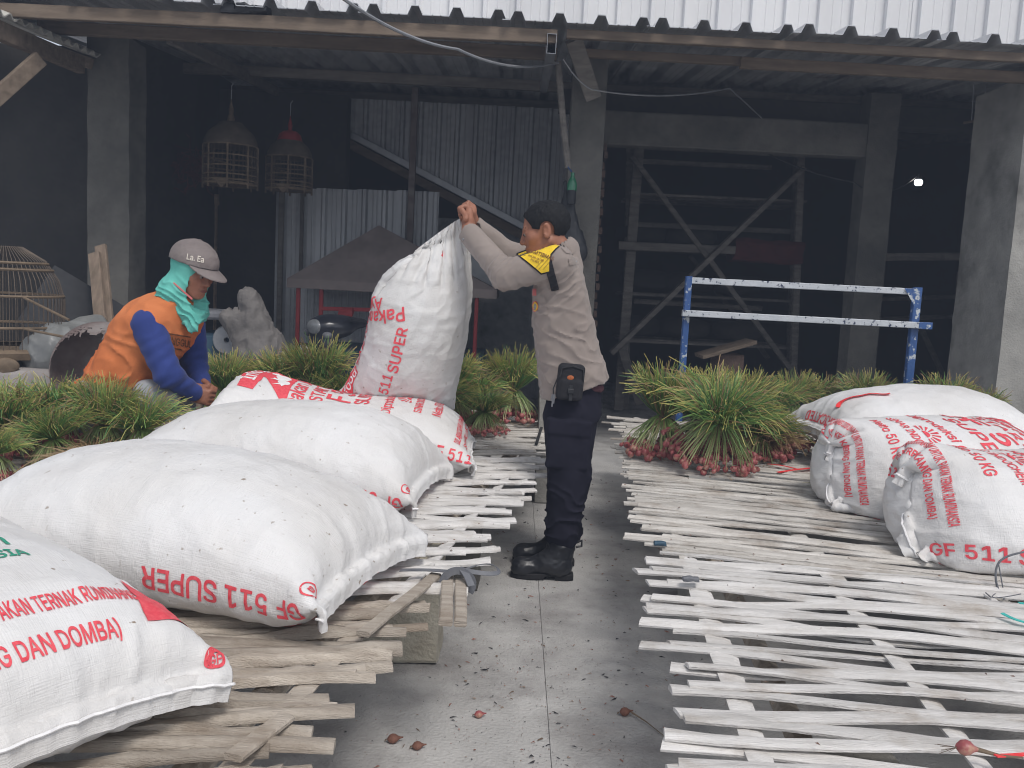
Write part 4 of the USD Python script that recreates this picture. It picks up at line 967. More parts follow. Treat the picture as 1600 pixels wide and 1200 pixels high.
XS = jobs[0].result(); XB = np.concatenate([j.result() for j in jobs[1:]])
def refine(G, k=2):
    """bicubic refinement of a tube grid (NL x NP x 3), periodic round the tube"""
    nl, npp = G.shape[:2]
    u = np.linspace(0, nl - 1, (nl - 1) * k + 1); v = np.arange(npp * k) / k
    uu, vv = np.meshgrid(u, v, indexing='ij')
    pad = 4; Gp = np.concatenate([G[:, -pad:], G, G[:, :pad]], 1)
    return np.stack([ndimage.map_coordinates(Gp[..., i], [uu, vv + pad], order=3, mode='nearest') for i in range(3)], -1)
def tube_mesh(G, W, L):
    nl, n = G.shape[:2]; V = np.concatenate([G, G[:, :1]], 1)            # repeat the seam column for clean cloth coordinates
    a = np.arange(n + 1) / n * 2 * W + W / NP; b = np.linspace(0, L, nl)
    uv = np.stack(np.broadcast_arrays(a[None, :], b[:, None]), -1).reshape(-1, 2)
    i, j = np.meshgrid(np.arange(nl - 1), np.arange(n), indexing='ij'); q = i * (n + 1) + j
    f = np.stack([q, q + 1, q + n + 2, q + n + 1], -1).reshape(-1, 4)
    f = np.vstack([f[:, [0, 1, 2]], f[:, [0, 2, 3]]])
    return V.reshape(-1, 3), f, uv
def tube_normals(G):
    dl = np.gradient(G, axis=0); dp = np.roll(G, -1, 1) - np.roll(G, 1, 1)
    n = np.cross(dp, dl); return n / np.maximum(np.linalg.norm(n, axis=-1, keepdims=True), 1e-9)

# ---- lettering and emblems printed on the cloth
def flat_text(text, height, bold=True, xs=1.0):
    m = meshkit.text_mesh(text, height, .002, bold)
    v = np.array(m.vertices); top = np.array(m.faces)[(m.face_normals[:, 2] > .5)]
    used = np.unique(top); remap = -np.ones(len(v), int); remap[used] = np.arange(len(used))
    v = v[used][:, :2]; v = (v - (v.min(0) + v.max(0)) / 2) * [xs, 1]
    return v, remap[top]
def flat_poly(g):
    vs, fs, n = [], [], 0
    for q in getattr(g, 'geoms', [g]):
        if q.is_empty or q.area < 1e-7: continue
        v, f = trimesh.creation.triangulate_polygon(q, engine='earcut'); vs.append(v); fs.append(np.asarray(f) + n); n += len(v)
    return np.vstack(vs), np.vstack(fs)
def sun_emblem(r):
    out = [Point(0, 0).buffer(r * .34).intersection(sbox(-r, 0, r, r))]
    for k in range(9):
        a = PI * k / 8; d = np.array([math.cos(a), math.sin(a)]); n = np.array([-d[1], d[0]])
        out.append(Polygon([d * r * .46 + n * r * .03, d * r + n * r * .09, d * r - n * r * .09, d * r * .46 - n * r * .03]))
    return shapely.union_all(out)
def banner(w, h):
    t = np.linspace(-1, 1, 24)
    return Polygon([(x * w / 2, h / 2 * (.75 + .25 * math.cos(x * 2.4)) + .10 * h * math.sin(x * 3)) for x in t] + [(x * w / 2, -h / 2 * (.8 + .2 * math.cos(x * 2.0)) + .10 * h * math.sin(x * 3)) for x in t[::-1]])
def hen(s):
    body = affinity.scale(Point(0, 0).buffer(1), .52 * s, .40 * s); head = Point(.42 * s, .46 * s).buffer(.19 * s)
    neck = Polygon([(.1 * s, .2 * s), (.48 * s, .12 * s), (.56 * s, .5 * s), (.28 * s, .5 * s)])
    tail = Polygon([(-.3 * s, .1 * s), (-.85 * s, .62 * s), (-.62 * s, .1 * s), (-.80 * s, -.02 * s), (-.42 * s, -.2 * s)])
    return shapely.union_all([body, head, neck, tail, Polygon([(.58 * s, .5 * s), (.74 * s, .42 * s), (.58 * s, .38 * s)]), *[Point((.34 + .1 * k) * s, .68 * s).buffer(.065 * s) for k in range(3)]])
def print_on(T, G, W, L, items, side=1):
    """items: (shape (v, f) in metres, a, b, angle in degrees, material, lift)"""
    N = tube_normals(G); nl, n = G.shape[:2]
    GG = np.concatenate([G, G[:, :2]], 1); NN = np.concatenate([N, N[:, :2]], 1)
    for (v, f), a, b, ang, mat, lift in items:
        t = trimesh.Trimesh(np.c_[v, np.zeros(len(v))], f, process=False)
        vv, ff = trimesh.remesh.subdivide_to_size(t.vertices, t.faces, .016, max_iter=8)
        c, s = math.cos(math.radians(ang)), math.sin(math.radians(ang))
        A_ = a + vv[:, 0] * c - vv[:, 1] * s; B_ = b + vv[:, 0] * s + vv[:, 1] * c
        cj = ((A_ - W / NP) / (2 * W) * n) % n; ci = np.clip(B_ / L * (nl - 1), 0, nl - 1.001)
        P = np.stack([ndimage.map_coordinates(GG[..., i], [ci, cj], order=1) for i in range(3)], -1)
        Q = np.stack([ndimage.map_coordinates(NN[..., i], [ci, cj], order=1) for i in range(3)], -1)
        part(T, 'print', (P + Q * lift, ff), mat, True)
def sheet_front(reduced=False, green=False):
    """the front print, bottom to top: (shape, a / W, b, angle, material)"""
    R_, Wp = M_red_print, M_white_print
    def t(s, h, b, xs=1.0, a=.5, m=R_, ang=0, bold=True):
        v, f = flat_text(s, h, bold, xs); v = v * [min(1, .53 / np.ptp(v[:, 0])), 1]
        return ((v, f), a * SW, b, ang, m, .0022)
    if green:
        g = M_green_print
        return [t('DILARANG DIGUNAKAN UNTUK PAKAN TERNAK RUMINANSIA', .033, .245, .46, a=.45), t('(SAPI, KERBAU, KAMBING DAN DOMBA)', .034, .165, .56, a=.35),
                t('NETTO 50 KG', .030, .345, .8, a=.38, m=g), t('SIDOARJO - INDONESIA', .027, .405, .8, a=.39, m=g), t('Sinar Indochem', .044, .475, .85, a=.37, m=g),
                (flat_poly(Polygon([(-.055, -.045), (.06, -.045), (.055, .02), (-.03, .10)])), .86 * SW, .215, 0, R_, .0022),
                (flat_poly(Point(0, 0).buffer(.022).difference(Point(.004, .0).buffer(.012))), .94 * SW, .085, 0, R_, .0022), t('GF', .018, .085, 1, a=.94)]
    return [t('(SAPI, KERBAU, KAMBING DAN DOMBA)', .026, .125, .70, a=.47), t('DILARANG DIGUNAKAN UNTUK PAKAN TERNAK RUMINANSIA', .028, .18, .60, a=.48),
            t('Netto 50 KG', .036, .30, .85, a=.45), t('SINAR INDOCHEM', .030, .385, .78, a=.47), (flat_poly(sun_emblem(.055)), .47 * SW, .425, 0, R_, .0022),
            t('Diproduksi Oleh :', .036, .515, .9, a=.48), t('SUPER', .056, .635, 1.05), t('GF 511', .092, .735, 1.0), t('STARTER', .050, .83, 1.05), t('Pakan Ayam', .058, .905, 1.0),
            (flat_poly(Polygon([(-.26, -.05), (.26, -.05), (.0, .10)])), .5 * SW, 1.0, 0, R_, .0020), (flat_poly(hen(.075)), .5 * SW, 1.0, 0, Wp, .0032), (flat_poly(hen(.06)), .40 * SW, .985, 0, Wp, .0032),
            (flat_poly(banner(.40, .10)), .5 * SW, 1.135, 0, R_, .0020), t('Infood', .06, 1.135, 1, m=Wp)[:5] + (.0032,),
            t('GF 511', .043, .20, 1.0, a=.97, ang=90), t('SUPER', .043, .415, 1.0, a=.97, ang=90), t('GF 511', .043, .20, 1.0, a=.03, ang=-90), t('SUPER', .043, .415, 1.0, a=.03, ang=-90),
            (flat_poly(Point(0, 0).buffer(.022).difference(Point(0, 0).buffer(.0185))), 1.06 * SW, .10, 90, R_, .0022), t('B', .020, .10, 1, a=1.06, ang=90)]
def place(G, flipx, rz, loc, pitch=0.0):
    Q = G.copy()
    if flipx: Q = Q * [1, -1, -1]; Q[..., 2] -= Q[..., 2].min()
    M = rotz(math.radians(rz)) @ roty(math.radians(pitch))
    return Q @ M.T + np.asarray(loc)
SACKS = {}
def creases(G, seed):
    """sharp little folds of stiff woven cloth, running mostly lengthwise and thicker towards the ends"""
    nl, n = G.shape[:2]; a = np.arange(n) / n * 2 * SW; b = np.linspace(0, SL, nl); B, A_ = np.meshgrid(b, a, indexing='ij')
    ang = 2 * PI * A_ / (2 * SW); rr_ = SW / PI
    def f(sa, sb, sd):
        q = np.stack([np.cos(ang) * rr_ * sa, np.sin(ang) * rr_ * sa, B * sb], -1); v = meshkit.fbm(q, 2, sd); return np.clip(1 - np.abs(v - .5) * 9, 0, 1) ** 2
    e = np.clip(1 - np.minimum(B, SL - B) / .28, 0, 1)
    return f(13, 3.5, seed) * (.0035 + .007 * e) + f(6, 9, seed + 9) * .0035 + f(26, 7, seed + 20) * (.001 + .004 * e)
def lay_sack(key, label, loc, rz, flipx, items, dirt, seed, pitch=0.0, warp=None, turn=0):
    G = XB[LY[key]].copy(); G[..., :2] -= G[..., :2].mean((0, 1)); G[..., 2] -= G[..., 2].min()
    G = refine(G, 2)
    nz = meshkit.fbm(np.concatenate([G * 16 + seed * 5], -1), 3, seed) - .5
    cr = creases(G, seed)
    G = G + tube_normals(G) * (nz * .010 + cr)[..., None]
    if flipx:                                                          # the plain back lies uppermost
        G = np.roll(G, NP, axis=1) * 1.0
        G = G[:, :, :]                                                  # same cloth, print side below
    if turn: G = np.roll(G, turn, axis=1)                              # the cloth sits turned round its contents
    G = place(G, False, rz, loc, pitch)
    if warp is not None: G = warp(G)
    T = thing('feed_sack', label, 'sack', (loc[0], loc[1], loc[2]))
    V, F, uv = tube_mesh(G, SW, SL)
    part(T, 'cloth', (V, F), sack_look(f'woven_sack_{key}', dirt, seed), True, uv=uv)
    nl, n = G.shape[:2]
    for e, rng_ in (('seam', 3), ('seam', nl - 4)):                     # stitched hem tape along each end
        row = G[rng_]; half_ = row[: n // 2 + 1]
        up = tube_normals(G)[rng_][: n // 2 + 1]
        part(T, 'stitching', tube(half_ + up * .003, .0035, 5), M_white_print)
    print_on(T, G, SW, SL, items)
    SACKS[key] = G
    return T
zs = ZR + .022
spots = lambda: None
# left row, nearest first
lay_sack('a', 'nearest sack at the lower left, printed in green and red letters', (-1.20, 1.72, zs), 180 - 35, False, sheet_front(green=True), .06, 1)
lay_sack('b', 'big plain white sack, second of the left row, GF 511 upside down on its side', (-.90, 2.49, zs), 180 - 17, True, sheet_front(), .075, 2)
lay_sack('c', 'plain white sack, third from the front of the left row', (-.87, 3.52, zs), 180 - 9, True, sheet_front(), .065, 3)
def d_warp(G):                                                          # its slack top end is propped up
    G = G.copy(); u = np.clip((-.70 - G[..., 0]) / .55, 0, 1); G[..., 2] += .17 * u ** 1.5; return G
lay_sack('d', 'farthest lying sack of the left row, with a red banner and letters on top', (-.75, 4.16, zs), 180 + 2, False, [(q[0], q[1], q[2] * .90, *q[3:]) for q in sheet_front()], .04, 4, warp=d_warp)
# right row
lay_sack('e', 'nearest sack of the right row, GF 511 SUPER along its front side', (1.89, 3.16, zs), 17, False, sheet_front(), .045, 5, turn=18)
lay_sack('f', 'middle sack of the right row, leaning behind the nearest one', (1.82, 3.80, zs + .0), 18, False, sheet_front(), .045, 6, turn=12)
g_items = [(flat_text('FABRICATED', .045, True, 1.0), .55 * SW, .10, 180, M_red_print, .0022), (flat_poly(sbox(-.03, -.02, .03, .02)), .95 * SW, .08, 0, M_red_print, .0022)]
lay_sack('g', 'farthest sack of the right row, loosely folded with a red tie', (2.10, 4.62, zs + .12), 5, False, g_items, .045, 7)

# ---- the sack held up by its mouth
G5 = refine(XS[0], 2); nz = meshkit.fbm(G5 * 15, 3, 8) - .5; G5 = G5 + tube_normals(G5) * (nz * .014 + creases(G5, 33) * 1.3)[..., None]
T5 = thing('feed_sack', 'upright white sack held up by its gathered mouth by the standing man', 'sack', (float(br[0]), 4.4, float(br[2])))
V, F, uv = tube_mesh(G5, W5, L5); part(T5, 'cloth', (V, F), sack_look('woven_sack_held', .07, 9, (.70, .695, .69)), True, uv=uv)
t5 = lambda s, h, a, b, ang, xs=1.0, m=M_red_print, l=.0025: (flat_text(s, h, True, xs), a * W5, b * .92, ang, m, l)
print_on(T5, G5, W5, L5, [t5('SUPER', .045, .36, .53, 90), t5('GF 511', .042, .34, .30, 90), (flat_poly(banner(.22, .085)), .06 * W5, .19, 90, M_red_print, .0022), t5('Infood', .045, .06, .21, 90, m=M_white_print, l=.0035),
    t5('Pakan', .055, .20, .66, 200), t5('Ayam', .05, .04, .69, 200), t5('STARTER', .05, .02, .45, 95), (flat_poly(Polygon([(-.02, 0), (.02, -.01), (.012, .022), (-.008, .025)])), .60 * W5, .88, 0, M_red_print, .0022)])
nl5, n5 = G5.shape[:2]
part(T5, 'stitching', tube(G5[3][: n5 // 2 + 1] + tube_normals(G5)[3][: n5 // 2 + 1] * .003, .003, 5), M_white_print)
# ---------------------------------------------------------------- onion bundles
def leaf_mesh(paths, r0, tones):
    """thin tapering three-sided leaves; paths: list of (n x 3); tones: list of n x 3 colours"""
    Vs, Fs, Cs, n0 = [], [], [], 0
    for p, r, c in zip(paths, r0, tones):
        n = len(p); tan = np.gradient(p, axis=0); tan /= np.maximum(np.linalg.norm(tan, axis=1, keepdims=True), 1e-9)
        s = np.cross(tan, (.3, .5, .81)); s /= np.maximum(np.linalg.norm(s, axis=1, keepdims=True), 1e-9); q = np.cross(s, tan)
        rad = r * np.linspace(1, .25, n) ** .8
        V = np.stack([p + rad[:, None] * (math.cos(a) * s + math.sin(a) * q) for a in (0, 2.1, 4.2)], 1).reshape(-1, 3)
        F = []
        for i in range(n - 1):
            for j in range(3):
                k = (j + 1) % 3; F += [(3 * i + j, 3 * i + k, 3 * i + 3 + k), (3 * i + j, 3 * i + 3 + k, 3 * i + 3 + j)]
        Vs.append(V); Fs.append(np.array(F) + n0); Cs.append(np.repeat(c, 3, 0)); n0 += 3 * n
    return np.vstack(Vs), np.vstack(Fs), np.vstack(Cs)
C_BASE, C_MID, C_TIP, C_DRY = np.array([.36, .40, .20]), np.array([.19, .31, .07]), np.array([.58, .49, .15]), np.array([.34, .23, .12])
DEEP = np.array([.075, .19, .07])
def bulb_mesh(p, d, r):
    prof = np.array([(.02, -1.15), (.35, -1.0), (.85, -.55), (1.0, 0), (.85, .55), (.45, 1.0), (.22, 1.5), (.14, 2.0)])
    v, f = lathe(prof * r, 8); M = axes(d, (.1, .2, 1) if abs(unit(d)[2]) < .9 else (1, 0, 0)); M = np.stack([M[:, 1], M[:, 2], M[:, 0]], 1)
    return v @ M.T + p, f
def bundle(name, label, seed, n_up=300, n_stem=70, tie=.17, height=.40, spread=.17, skirt=.15, droop=.12, dry=.15, flop=0.0, nb=46, separate=True, dryall=False, green=1.0):
    r = np.random.default_rng(seed)
    T = thing(name, label, 'onion bundle', (0, 0, -50 - seed), 'bundles')                     # replaced by the placed copies below
    o = np.array([0, 0, -50.0 - seed]); paths, rad, tones = [], [], []
    for k in range(n_up):
        a = r.uniform(0, 2 * PI); q = math.sqrt(r.uniform(0, 1)); out = np.array([math.cos(a), math.sin(a), 0])
        h = height - tie; L_ = h * r.uniform(.65, 1.18)
        fl = flop * r.uniform(.3, 1.0)
        t = np.linspace(0, 1, 6)[:, None]
        side = np.array([-out[1], out[0], 0]) * r.normal(0, .05)
        reach = spread * q * r.uniform(.7, 1.25) * (1 + fl)
        kink = r.uniform(.5, .9); bent = r.random() < .30
        z = tie + L_ * (t * (1 - fl * .75 * t) - droop * q * t ** 2 * 1.4)
        p = out * (.012 + .03 * t + reach * (t ** .62)) + side * t ** 2 + np.c_[np.zeros((6, 2)), z]
        if bent: p[4:] += out * .035 * np.array([[.6], [1.4]]); p[4:, 2] -= np.array([.02, .06])
        p += r.normal(0, .003, p.shape); p[:, 2] = np.maximum(p[:, 2], .012)
        g = r.uniform(0, 1); base = C_MID * (1 - g) + DEEP * g
        base = base * r.uniform(.75, 1.35) * green
        if r.random() < .16: base = base * .5 + C_TIP * .5
        tip = C_TIP * r.uniform(.55, 1.1) if r.random() < .65 else base
        if dryall or r.random() < dry: base, tip = C_DRY * r.uniform(.5, 1.1), C_DRY * r.uniform(.6, 1.3)
        tt = np.linspace(0, 1, 6)[:, None]
        c = np.where(tt < .6, base, base + (tip - base) * (tt - .6) / .4)
        paths.append(o + p); rad.append(r.uniform(.0028, .0046)); tones.append(c)
    heads = []
    for k in range(n_stem):
        a = r.uniform(0, 2 * PI); q = .22 + .78 * r.uniform(0, 1) ** .7; out = np.array([math.cos(a), math.sin(a), 0])
        zb = .02 + (.06 * (1 - q) * r.uniform(.2, 1)) + r.uniform(0, .025)
        p0 = np.array([0, 0, tie]) + out * .016; p3 = out * skirt * q * r.uniform(.85, 1.15) + (0, 0, zb)
        p1 = p0 + out * skirt * .35 * q + (0, 0, -.01); p2 = p3 + (-out[0] * .01, -out[1] * .01, .05)
        t = np.linspace(0, 1, 6)[:, None]
        p = (1 - t) ** 3 * p0 + 3 * t * (1 - t) ** 2 * p1 + 3 * t * t * (1 - t) * p2 + t ** 3 * p3 + np.r_[0, r.normal(0, .004, 4), 0][:, None]
        cg = (C_MID * r.uniform(.8, 1.5) * green if r.random() > dry + .1 else C_DRY * r.uniform(.7, 1.2)); tt = t
        c = cg * (1 - tt) + (C_BASE * r.uniform(.8, 1.3)) * tt
        if dryall: c = C_DRY * r.uniform(.5, 1.2) * np.ones((6, 1))
        paths.append(o + p); rad.append(r.uniform(.0032, .005)); tones.append(c)
        heads.append((o + p[-1] + r.normal(0, .006, 3), p[-2] - p[-1] + r.normal(0, .01, 3)))
    for k in range(26):                                               # roots and dry wisps among the bulbs
        a = r.uniform(0, 2 * PI); q = skirt * r.uniform(.5, 1.2); p0 = np.array([math.cos(a) * q, math.sin(a) * q, r.uniform(.01, .05)])
        p = p0 + np.cumsum(r.normal(0, .012, (6, 3)), 0); p[:, 2] = np.maximum(p[:, 2], .006)
        paths.append(o + p); rad.append(.0012); tones.append(np.ones((6, 1)) * C_DRY * r.uniform(.6, 1.2))
    V, F, C = leaf_mesh(paths, rad, tones)
    part(T, 'leaves', (V, F), M_leaf, False, tone=C)
    ms = []
    for (p, d) in heads[:nb]:
        for _ in range(1 if r.random() < .6 else 2):
            ms.append(bulb_mesh(p + r.normal(0, .008, 3) * [1, 1, .3] + (0, 0, .004), d + r.normal(0, .03, 3), r.uniform(.010, .0175)))
    if separate:
        for m in ms: part(T, 'bulb', m, M_bulb, True)
    else: part(T, 'bulbs', cat(ms), M_bulb, True, kind='stuff')
    a = np.linspace(0, 2 * PI, 13)[:-1]
    part(T, 'tie', tube(o + np.stack([.024 * np.cos(a), .024 * np.sin(a), np.full(12, tie)], 1), .006, 5, closed=True), M_cage)
    return T
PROTO = {}
for key, kw in dict(
        tall=dict(seed=1, n_up=560, n_stem=120, tie=.20, height=.47, spread=.135, skirt=.17, flop=.06, droop=.18, nb=110),
        tall2=dict(seed=2, n_up=430, n_stem=90, tie=.18, height=.43, spread=.13, skirt=.15, flop=.08, droop=.2, dry=.2, separate=False),
        flop=dict(seed=3, n_up=520, height=.47, spread=.20, skirt=.23, flop=.5, tie=.20, n_stem=150, nb=150, green=.9),
        wild=dict(seed=4, n_up=360, n_stem=90, height=.40, spread=.18, skirt=.17, flop=.35, droop=.2, dry=.22, separate=False),
        dry=dict(seed=5, n_up=170, height=.22, spread=.17, skirt=.17, flop=.8, tie=.10, dryall=True, nb=60, separate=False),
        far=dict(seed=6, n_up=260, height=.36, spread=.11, skirt=.12, flop=.12, dry=.25, nb=30, separate=False)).items():
    PROTO[key] = bundle('onion_bundle', 'unused', **kw)
# the six kinds become class prims that the placed bundles refer to
UsdGeom.Scope.Define(stage, '/World/Looks')
KIND = {}
for key, p in PROTO.items():
    src = '/kinds/' + key
    stage.GetRootLayer()
    Sdf.CreatePrimInLayer(stage.GetRootLayer(), '/kinds').specifier = Sdf.SpecifierClass
    Sdf.CopySpec(stage.GetRootLayer(), p, stage.GetRootLayer(), src)
    stage.RemovePrim(p); KIND[key] = src
_names.pop(('/World', 'onion_bundle'), None)
def put(key, x, y, rz, sc=1.0, label='', tilt=(0, 0), group=None, z=None):
    p = numbered('/World', 'onion_bundle')
    g = UsdGeom.Xform.Define(stage, p); g.GetPrim().GetReferences().AddInternalReference(Sdf.Path(KIND[key]))
    g.ClearXformOpOrder()
    g.AddTranslateOp(opSuffix='put').Set(Gf.Vec3d(float(x), float(y), float(ZR + .012 if z is None else z)))
    g.AddRotateXYZOp(opSuffix='put').Set(Gf.Vec3f(float(tilt[0]), float(tilt[1]), float(rz))); g.AddScaleOp(opSuffix='put').Set(Gf.Vec3f(sc, sc, sc))
    g.GetPrim().SetInstanceable(True)
    say(g.GetPrim(), label, 'onion bundle', group)
    if not group: g.GetPrim().SetCustomDataByKey('group', 'tied onion bundles on the racks')
def onr(px, py): q = on(px, py, ZR + .02); return q[0], q[1]
# right cluster
put('flop', .985, 4.33, 30, 1.0, 'big green onion bundle at the very front of the right cluster, leaves sprawling', (20, -6), z=ZR + .075)
put('tall', .775, 4.60, 80, 1.08, 'tall round onion bundle at the aisle side of the right cluster', (5, -3))
put('tall', 1.10, 4.86, 200, .98, 'leafy onion bundle just behind the sprawling one in the right cluster', (-4, 6))
put('tall', 1.00, 4.66, 140, 1.0, 'upright onion bundle in the middle of the right cluster, just behind the front one', (-6, 3))
put('tall2', 1.28, 4.98, 250, 1.1, 'onion bundle at the back right of the right cluster, before the wooden crate', (-3, 5))
put('wild', 1.24, 4.60, 10, .9, 'shaggy onion bundle to the right of the sprawling one', (4, 12))
put('tall2', 1.34, 5.20, 120, 1.0, 'upright onion bundle in the middle of the back of the right cluster')
put('dry', 1.48, 4.85, 60, 1.1, 'dried brown onion bundle beside the end of the far right sack', (-10, 0))
put('dry', 1.36, 4.66, 190, .95, 'second dried onion bundle with pinkish bulbs in front of the brown one')
put('wild', 1.60, 5.45, 75, 1.0, 'bushy onion bundle behind the corner of the far right sack')
put('tall2', 1.82, 5.75, 300, .95, 'onion bundle behind the far right sack, left of the blue frame leg')
put('tall2', 2.28, 5.75, 20, 1.0, 'fuller onion bundle in the gap behind the far right sack')
put('far', 2.05, 5.95, 40, 1.0, 'slim onion bundle behind the far right sack', z=ZR + .02)
for k, (x, y, s) in enumerate(((2.56, 5.95, .9), (2.84, 5.85, 1.18), (3.12, 5.9, .95))):
    put('far', x, y, 50 * k, s, ('thin low onion bundle just left of the right blue leg', 'tallest onion bundle of the three at the right, under the blue frame end', 'rightmost onion bundle beside the pale right pillar')[k])
put('wild', 1.52, 4.12, 0, .55, 'flattened handful of green onions sticking out under the middle right sack', (70, 20))
# left, behind the sacks
lx = [('tall2', 350, 640, 5.0, .95, 'onion bundle beside the worker\'s hands'), ('wild', 398, 640, 5.3, 1.0, 'onion bundle second from the worker in the back row'), ('tall2', 440, 650, 5.05, 1.0, 'onion bundle behind the red banner of the far left sack'),
      ('tall', 497, 645, 4.95, 1.08, 'tallest onion bundle of the left back row, in front of the motorbike'), ('wild', 545, 650, 4.9, .95, 'onion bundle left of the held sack\'s corner'), ('wild', 470, 660, 4.75, .8, 'low onion bundle at the foot of the tallest left one'), ('far', 590, 650, 5.1, .9, 'onion bundle hidden behind the held sack'),
      ('tall', 700, 640, 5.15, 1.0, 'onion bundle right of the held sack'), ('wild', 735, 650, 5.3, .95, 'second onion bundle right of the held sack'), ('tall', 800, 640, 5.42, 1.0, 'onion bundle standing alone beside the standing man'), ('flop', 755, 660, 4.98, .62, 'drooping small onion bundle at the bare edge of the rack'),
      ('wild', 680, 650, 4.9, .9, 'onion bundle partly behind the right edge of the held sack')]
for k, (key, px_, py_, d, s, lab) in enumerate(lx):
    q = at(px_, py_, d); put(key, q[0], d, 67 * k + 20, s, lab, (0, 0), z=ZR + .022)
# far left, in front of the worker
ly = [('wild', -2.02, 3.98, 1.1), ('tall2', -1.78, 3.90, 1.0), ('wild', -2.26, 3.95, 1.05), ('tall2', -2.50, 4.0, .9), ('wild', -2.12, 3.72, 1.0), ('flop', -1.86, 3.66, .7), ('wild', -2.40, 3.62, .95), ('tall2', -2.62, 3.66, .9), ('wild', -1.64, 3.92, .95), ('dry', -1.70, 3.60, .8), ('wild', -2.72, 3.92, .8), ('wild', -2.25, 3.42, .75), ('flop', -2.02, 3.42, .55)]
lb_ = ['onion bundle right below the worker\'s belly', 'onion bundle under the worker\'s forearm', 'onion bundle in front of the worker\'s hip', 'onion bundle in front of the covered table', 'loose onion bundle in front of the one below the worker\'s belly', 'small sprawling onion bundle beside the third sack', 'front onion bundle below the covered table', 'leftmost front onion bundle at the picture edge',
       'onion bundle between the worker\'s hands and the third sack', 'dry onion bundle with bare bulbs by the third sack', 'onion bundle at the left edge behind the front ones', 'low onion bundle above the second sack', 'small low onion bundle above the second sack, nearest the third one']
for k, ((key, x, y, s), lab) in enumerate(zip(ly, lb_)):
    put(key, x, y, 83 * k, s * .88, lab, (random.uniform(-10, 10), random.uniform(-10, 10)))
# ---------------------------------------------------------------- people
def head_field(kind):
    """face towards +x, left +y, up +z, origin between the ears"""
    fs = U_(.03, ell((-.012, 0, .038), (.098, .077, .085)), ell((.035, 0, -.030), (.060, .058, .082)))
    fs = U_(.022, fs, ball((.068, 0, -.095), .021), cone((-.015, .052, -.048), (.058, .022, -.094), .020, .018), cone((-.015, -.052, -.048), (.058, -.022, -.094), .020, .018),
            ball((.058, .043, -.016), .024), ball((.058, -.043, -.016), .024))
    fs = U_(.014, fs, cone((.080, -.034, .027), (.080, .034, .027), .011, .011))
    fs = S_(.016, fs, ball((.104, .033, .006), .015)); fs = S_(.016, fs, ball((.104, -.033, .006), .015))
    fs = U_(.010, fs, cone((.086, 0, .018), (.107, 0, -.029), .009, .012), ball((.095, .015, -.033), .0095), ball((.095, -.015, -.033), .0095))
    fs = U_(.006, fs, ell((.079, .032, .006), (.0125, .016, .011)), ell((.079, -.032, .006), (.0125, .016, .011)))     # lids
    fs = U_(.008, fs, ell((.091, 0, -.060), (.010, .024, .007)), ell((.089, 0, -.071), (.010, .021, .0075)))
    fs = S_(.004, fs, ell((.103, 0, -.0655), (.010, .026, .0022)))
    for s in (1, -1):
        e = ell((-.012, s * .080, .000), (.020, .009, .033), axes((1, s * .35, 0), (-.2, 0, 1)))
        e = S_(.006, e, ell((-.006, s * .088, .002), (.011, .007, .021)))
        e = U_(.006, e, ell((-.006, s * .080, -.026), (.009, .007, .010)))
        fs = U_(.006, fs, e)
    return fs
def hand_parts(wrist, palm_c, finger_dirs, fold, thumb, scale=1.0):
    """palm plus five finger chains; finger_dirs: list of (root, [points])"""
    out = [cone(wrist, palm_c, .026 * scale, .030 * scale)]
    return out

# ===== the standing man in uniform
Yn, Yc, Yf = 3.88, 4.06, 4.25
def P4(px, py, y): return at(px, py, y)
hc = P4(851, 362, Yc); Mh = axes((-.96, .05, -.24), (-.18, 0, 1))
hf = local(head_field(0), hc, Mh)
neck0, neck1 = hc + Mh @ (-.03, 0, -.06), P4(882, 402, Yc)
sh_n, el_n, wr_n = P4(869, 411, Yn), P4(790, 430, 3.90), P4(731, 362, 4.12)
sh_f, el_f, wr_f = P4(866, 408, Yf), P4(800, 402, 4.34), P4(738, 352, 4.30)
kn = np.array([-.282, 4.20, 1.598])
def grip(wrist, c, side):
    """a fist closed round the gathered cloth: palm block, four curled fingers, thumb over them"""
    d = unit(c - wrist); lat = unit(np.cross(d, (0, 0, 1))) * side; upv = np.cross(lat, d) * side
    palm = c - d * .012
    fs = [cone(wrist, palm - d * .02, .027, .031), rbox(palm, (.043, .020, .041), .018, np.stack([d, lat, upv], 1))]
    for k, (o_, L_) in enumerate(((.033, .95), (.011, 1.05), (-.011, 1.0), (-.032, .82))):
        k0 = palm + d * .036 + upv * o_ - lat * .004
        k1 = k0 + d * .020 * L_ + lat * .026 * L_; k2 = k1 - d * .012 + lat * .020 * L_; k3 = k2 - d * .024 * L_ - lat * .006
        fs += [cone(k0, k1, .0105, .0098), cone(k1, k2, .0098, .0090), cone(k2, k3, .0090, .0078)]
    t0 = palm - d * .015 + upv * .038 + lat * .012; t1 = t0 + d * .030 + lat * .020 + upv * .006; t2 = t1 + d * .022 + lat * .014 - upv * .010
    return U_(.012, fs[0], fs[1]), U_(.004, *fs[2:]), U_(.006, cone(t0 - d * .02, t0, .015, .014), cone(t0, t1, .0135, .0115), cone(t1, t2, .0115, .009))
h1, h2, h3 = grip(wr_n, kn + (.045, -.02, -.01), -1)
g1, g2, g3 = grip(wr_f, kn + (.055, .07, .015), 1)
nb_lo = P4(895, 600, Yc)
core = stations([(neck1[2] + .0, neck1[0], Yc, .04, .05), (sh_n[2], P4(872, 420, Yc)[0], Yc, .075, .15), (P4(0, 500, Yc)[2], P4(880, 500, Yc)[0], Yc, .10, .14), (nb_lo[2], nb_lo[0], Yc, .10, .14), (nb_lo[2] - .1, nb_lo[0], Yc, .08, .13)])
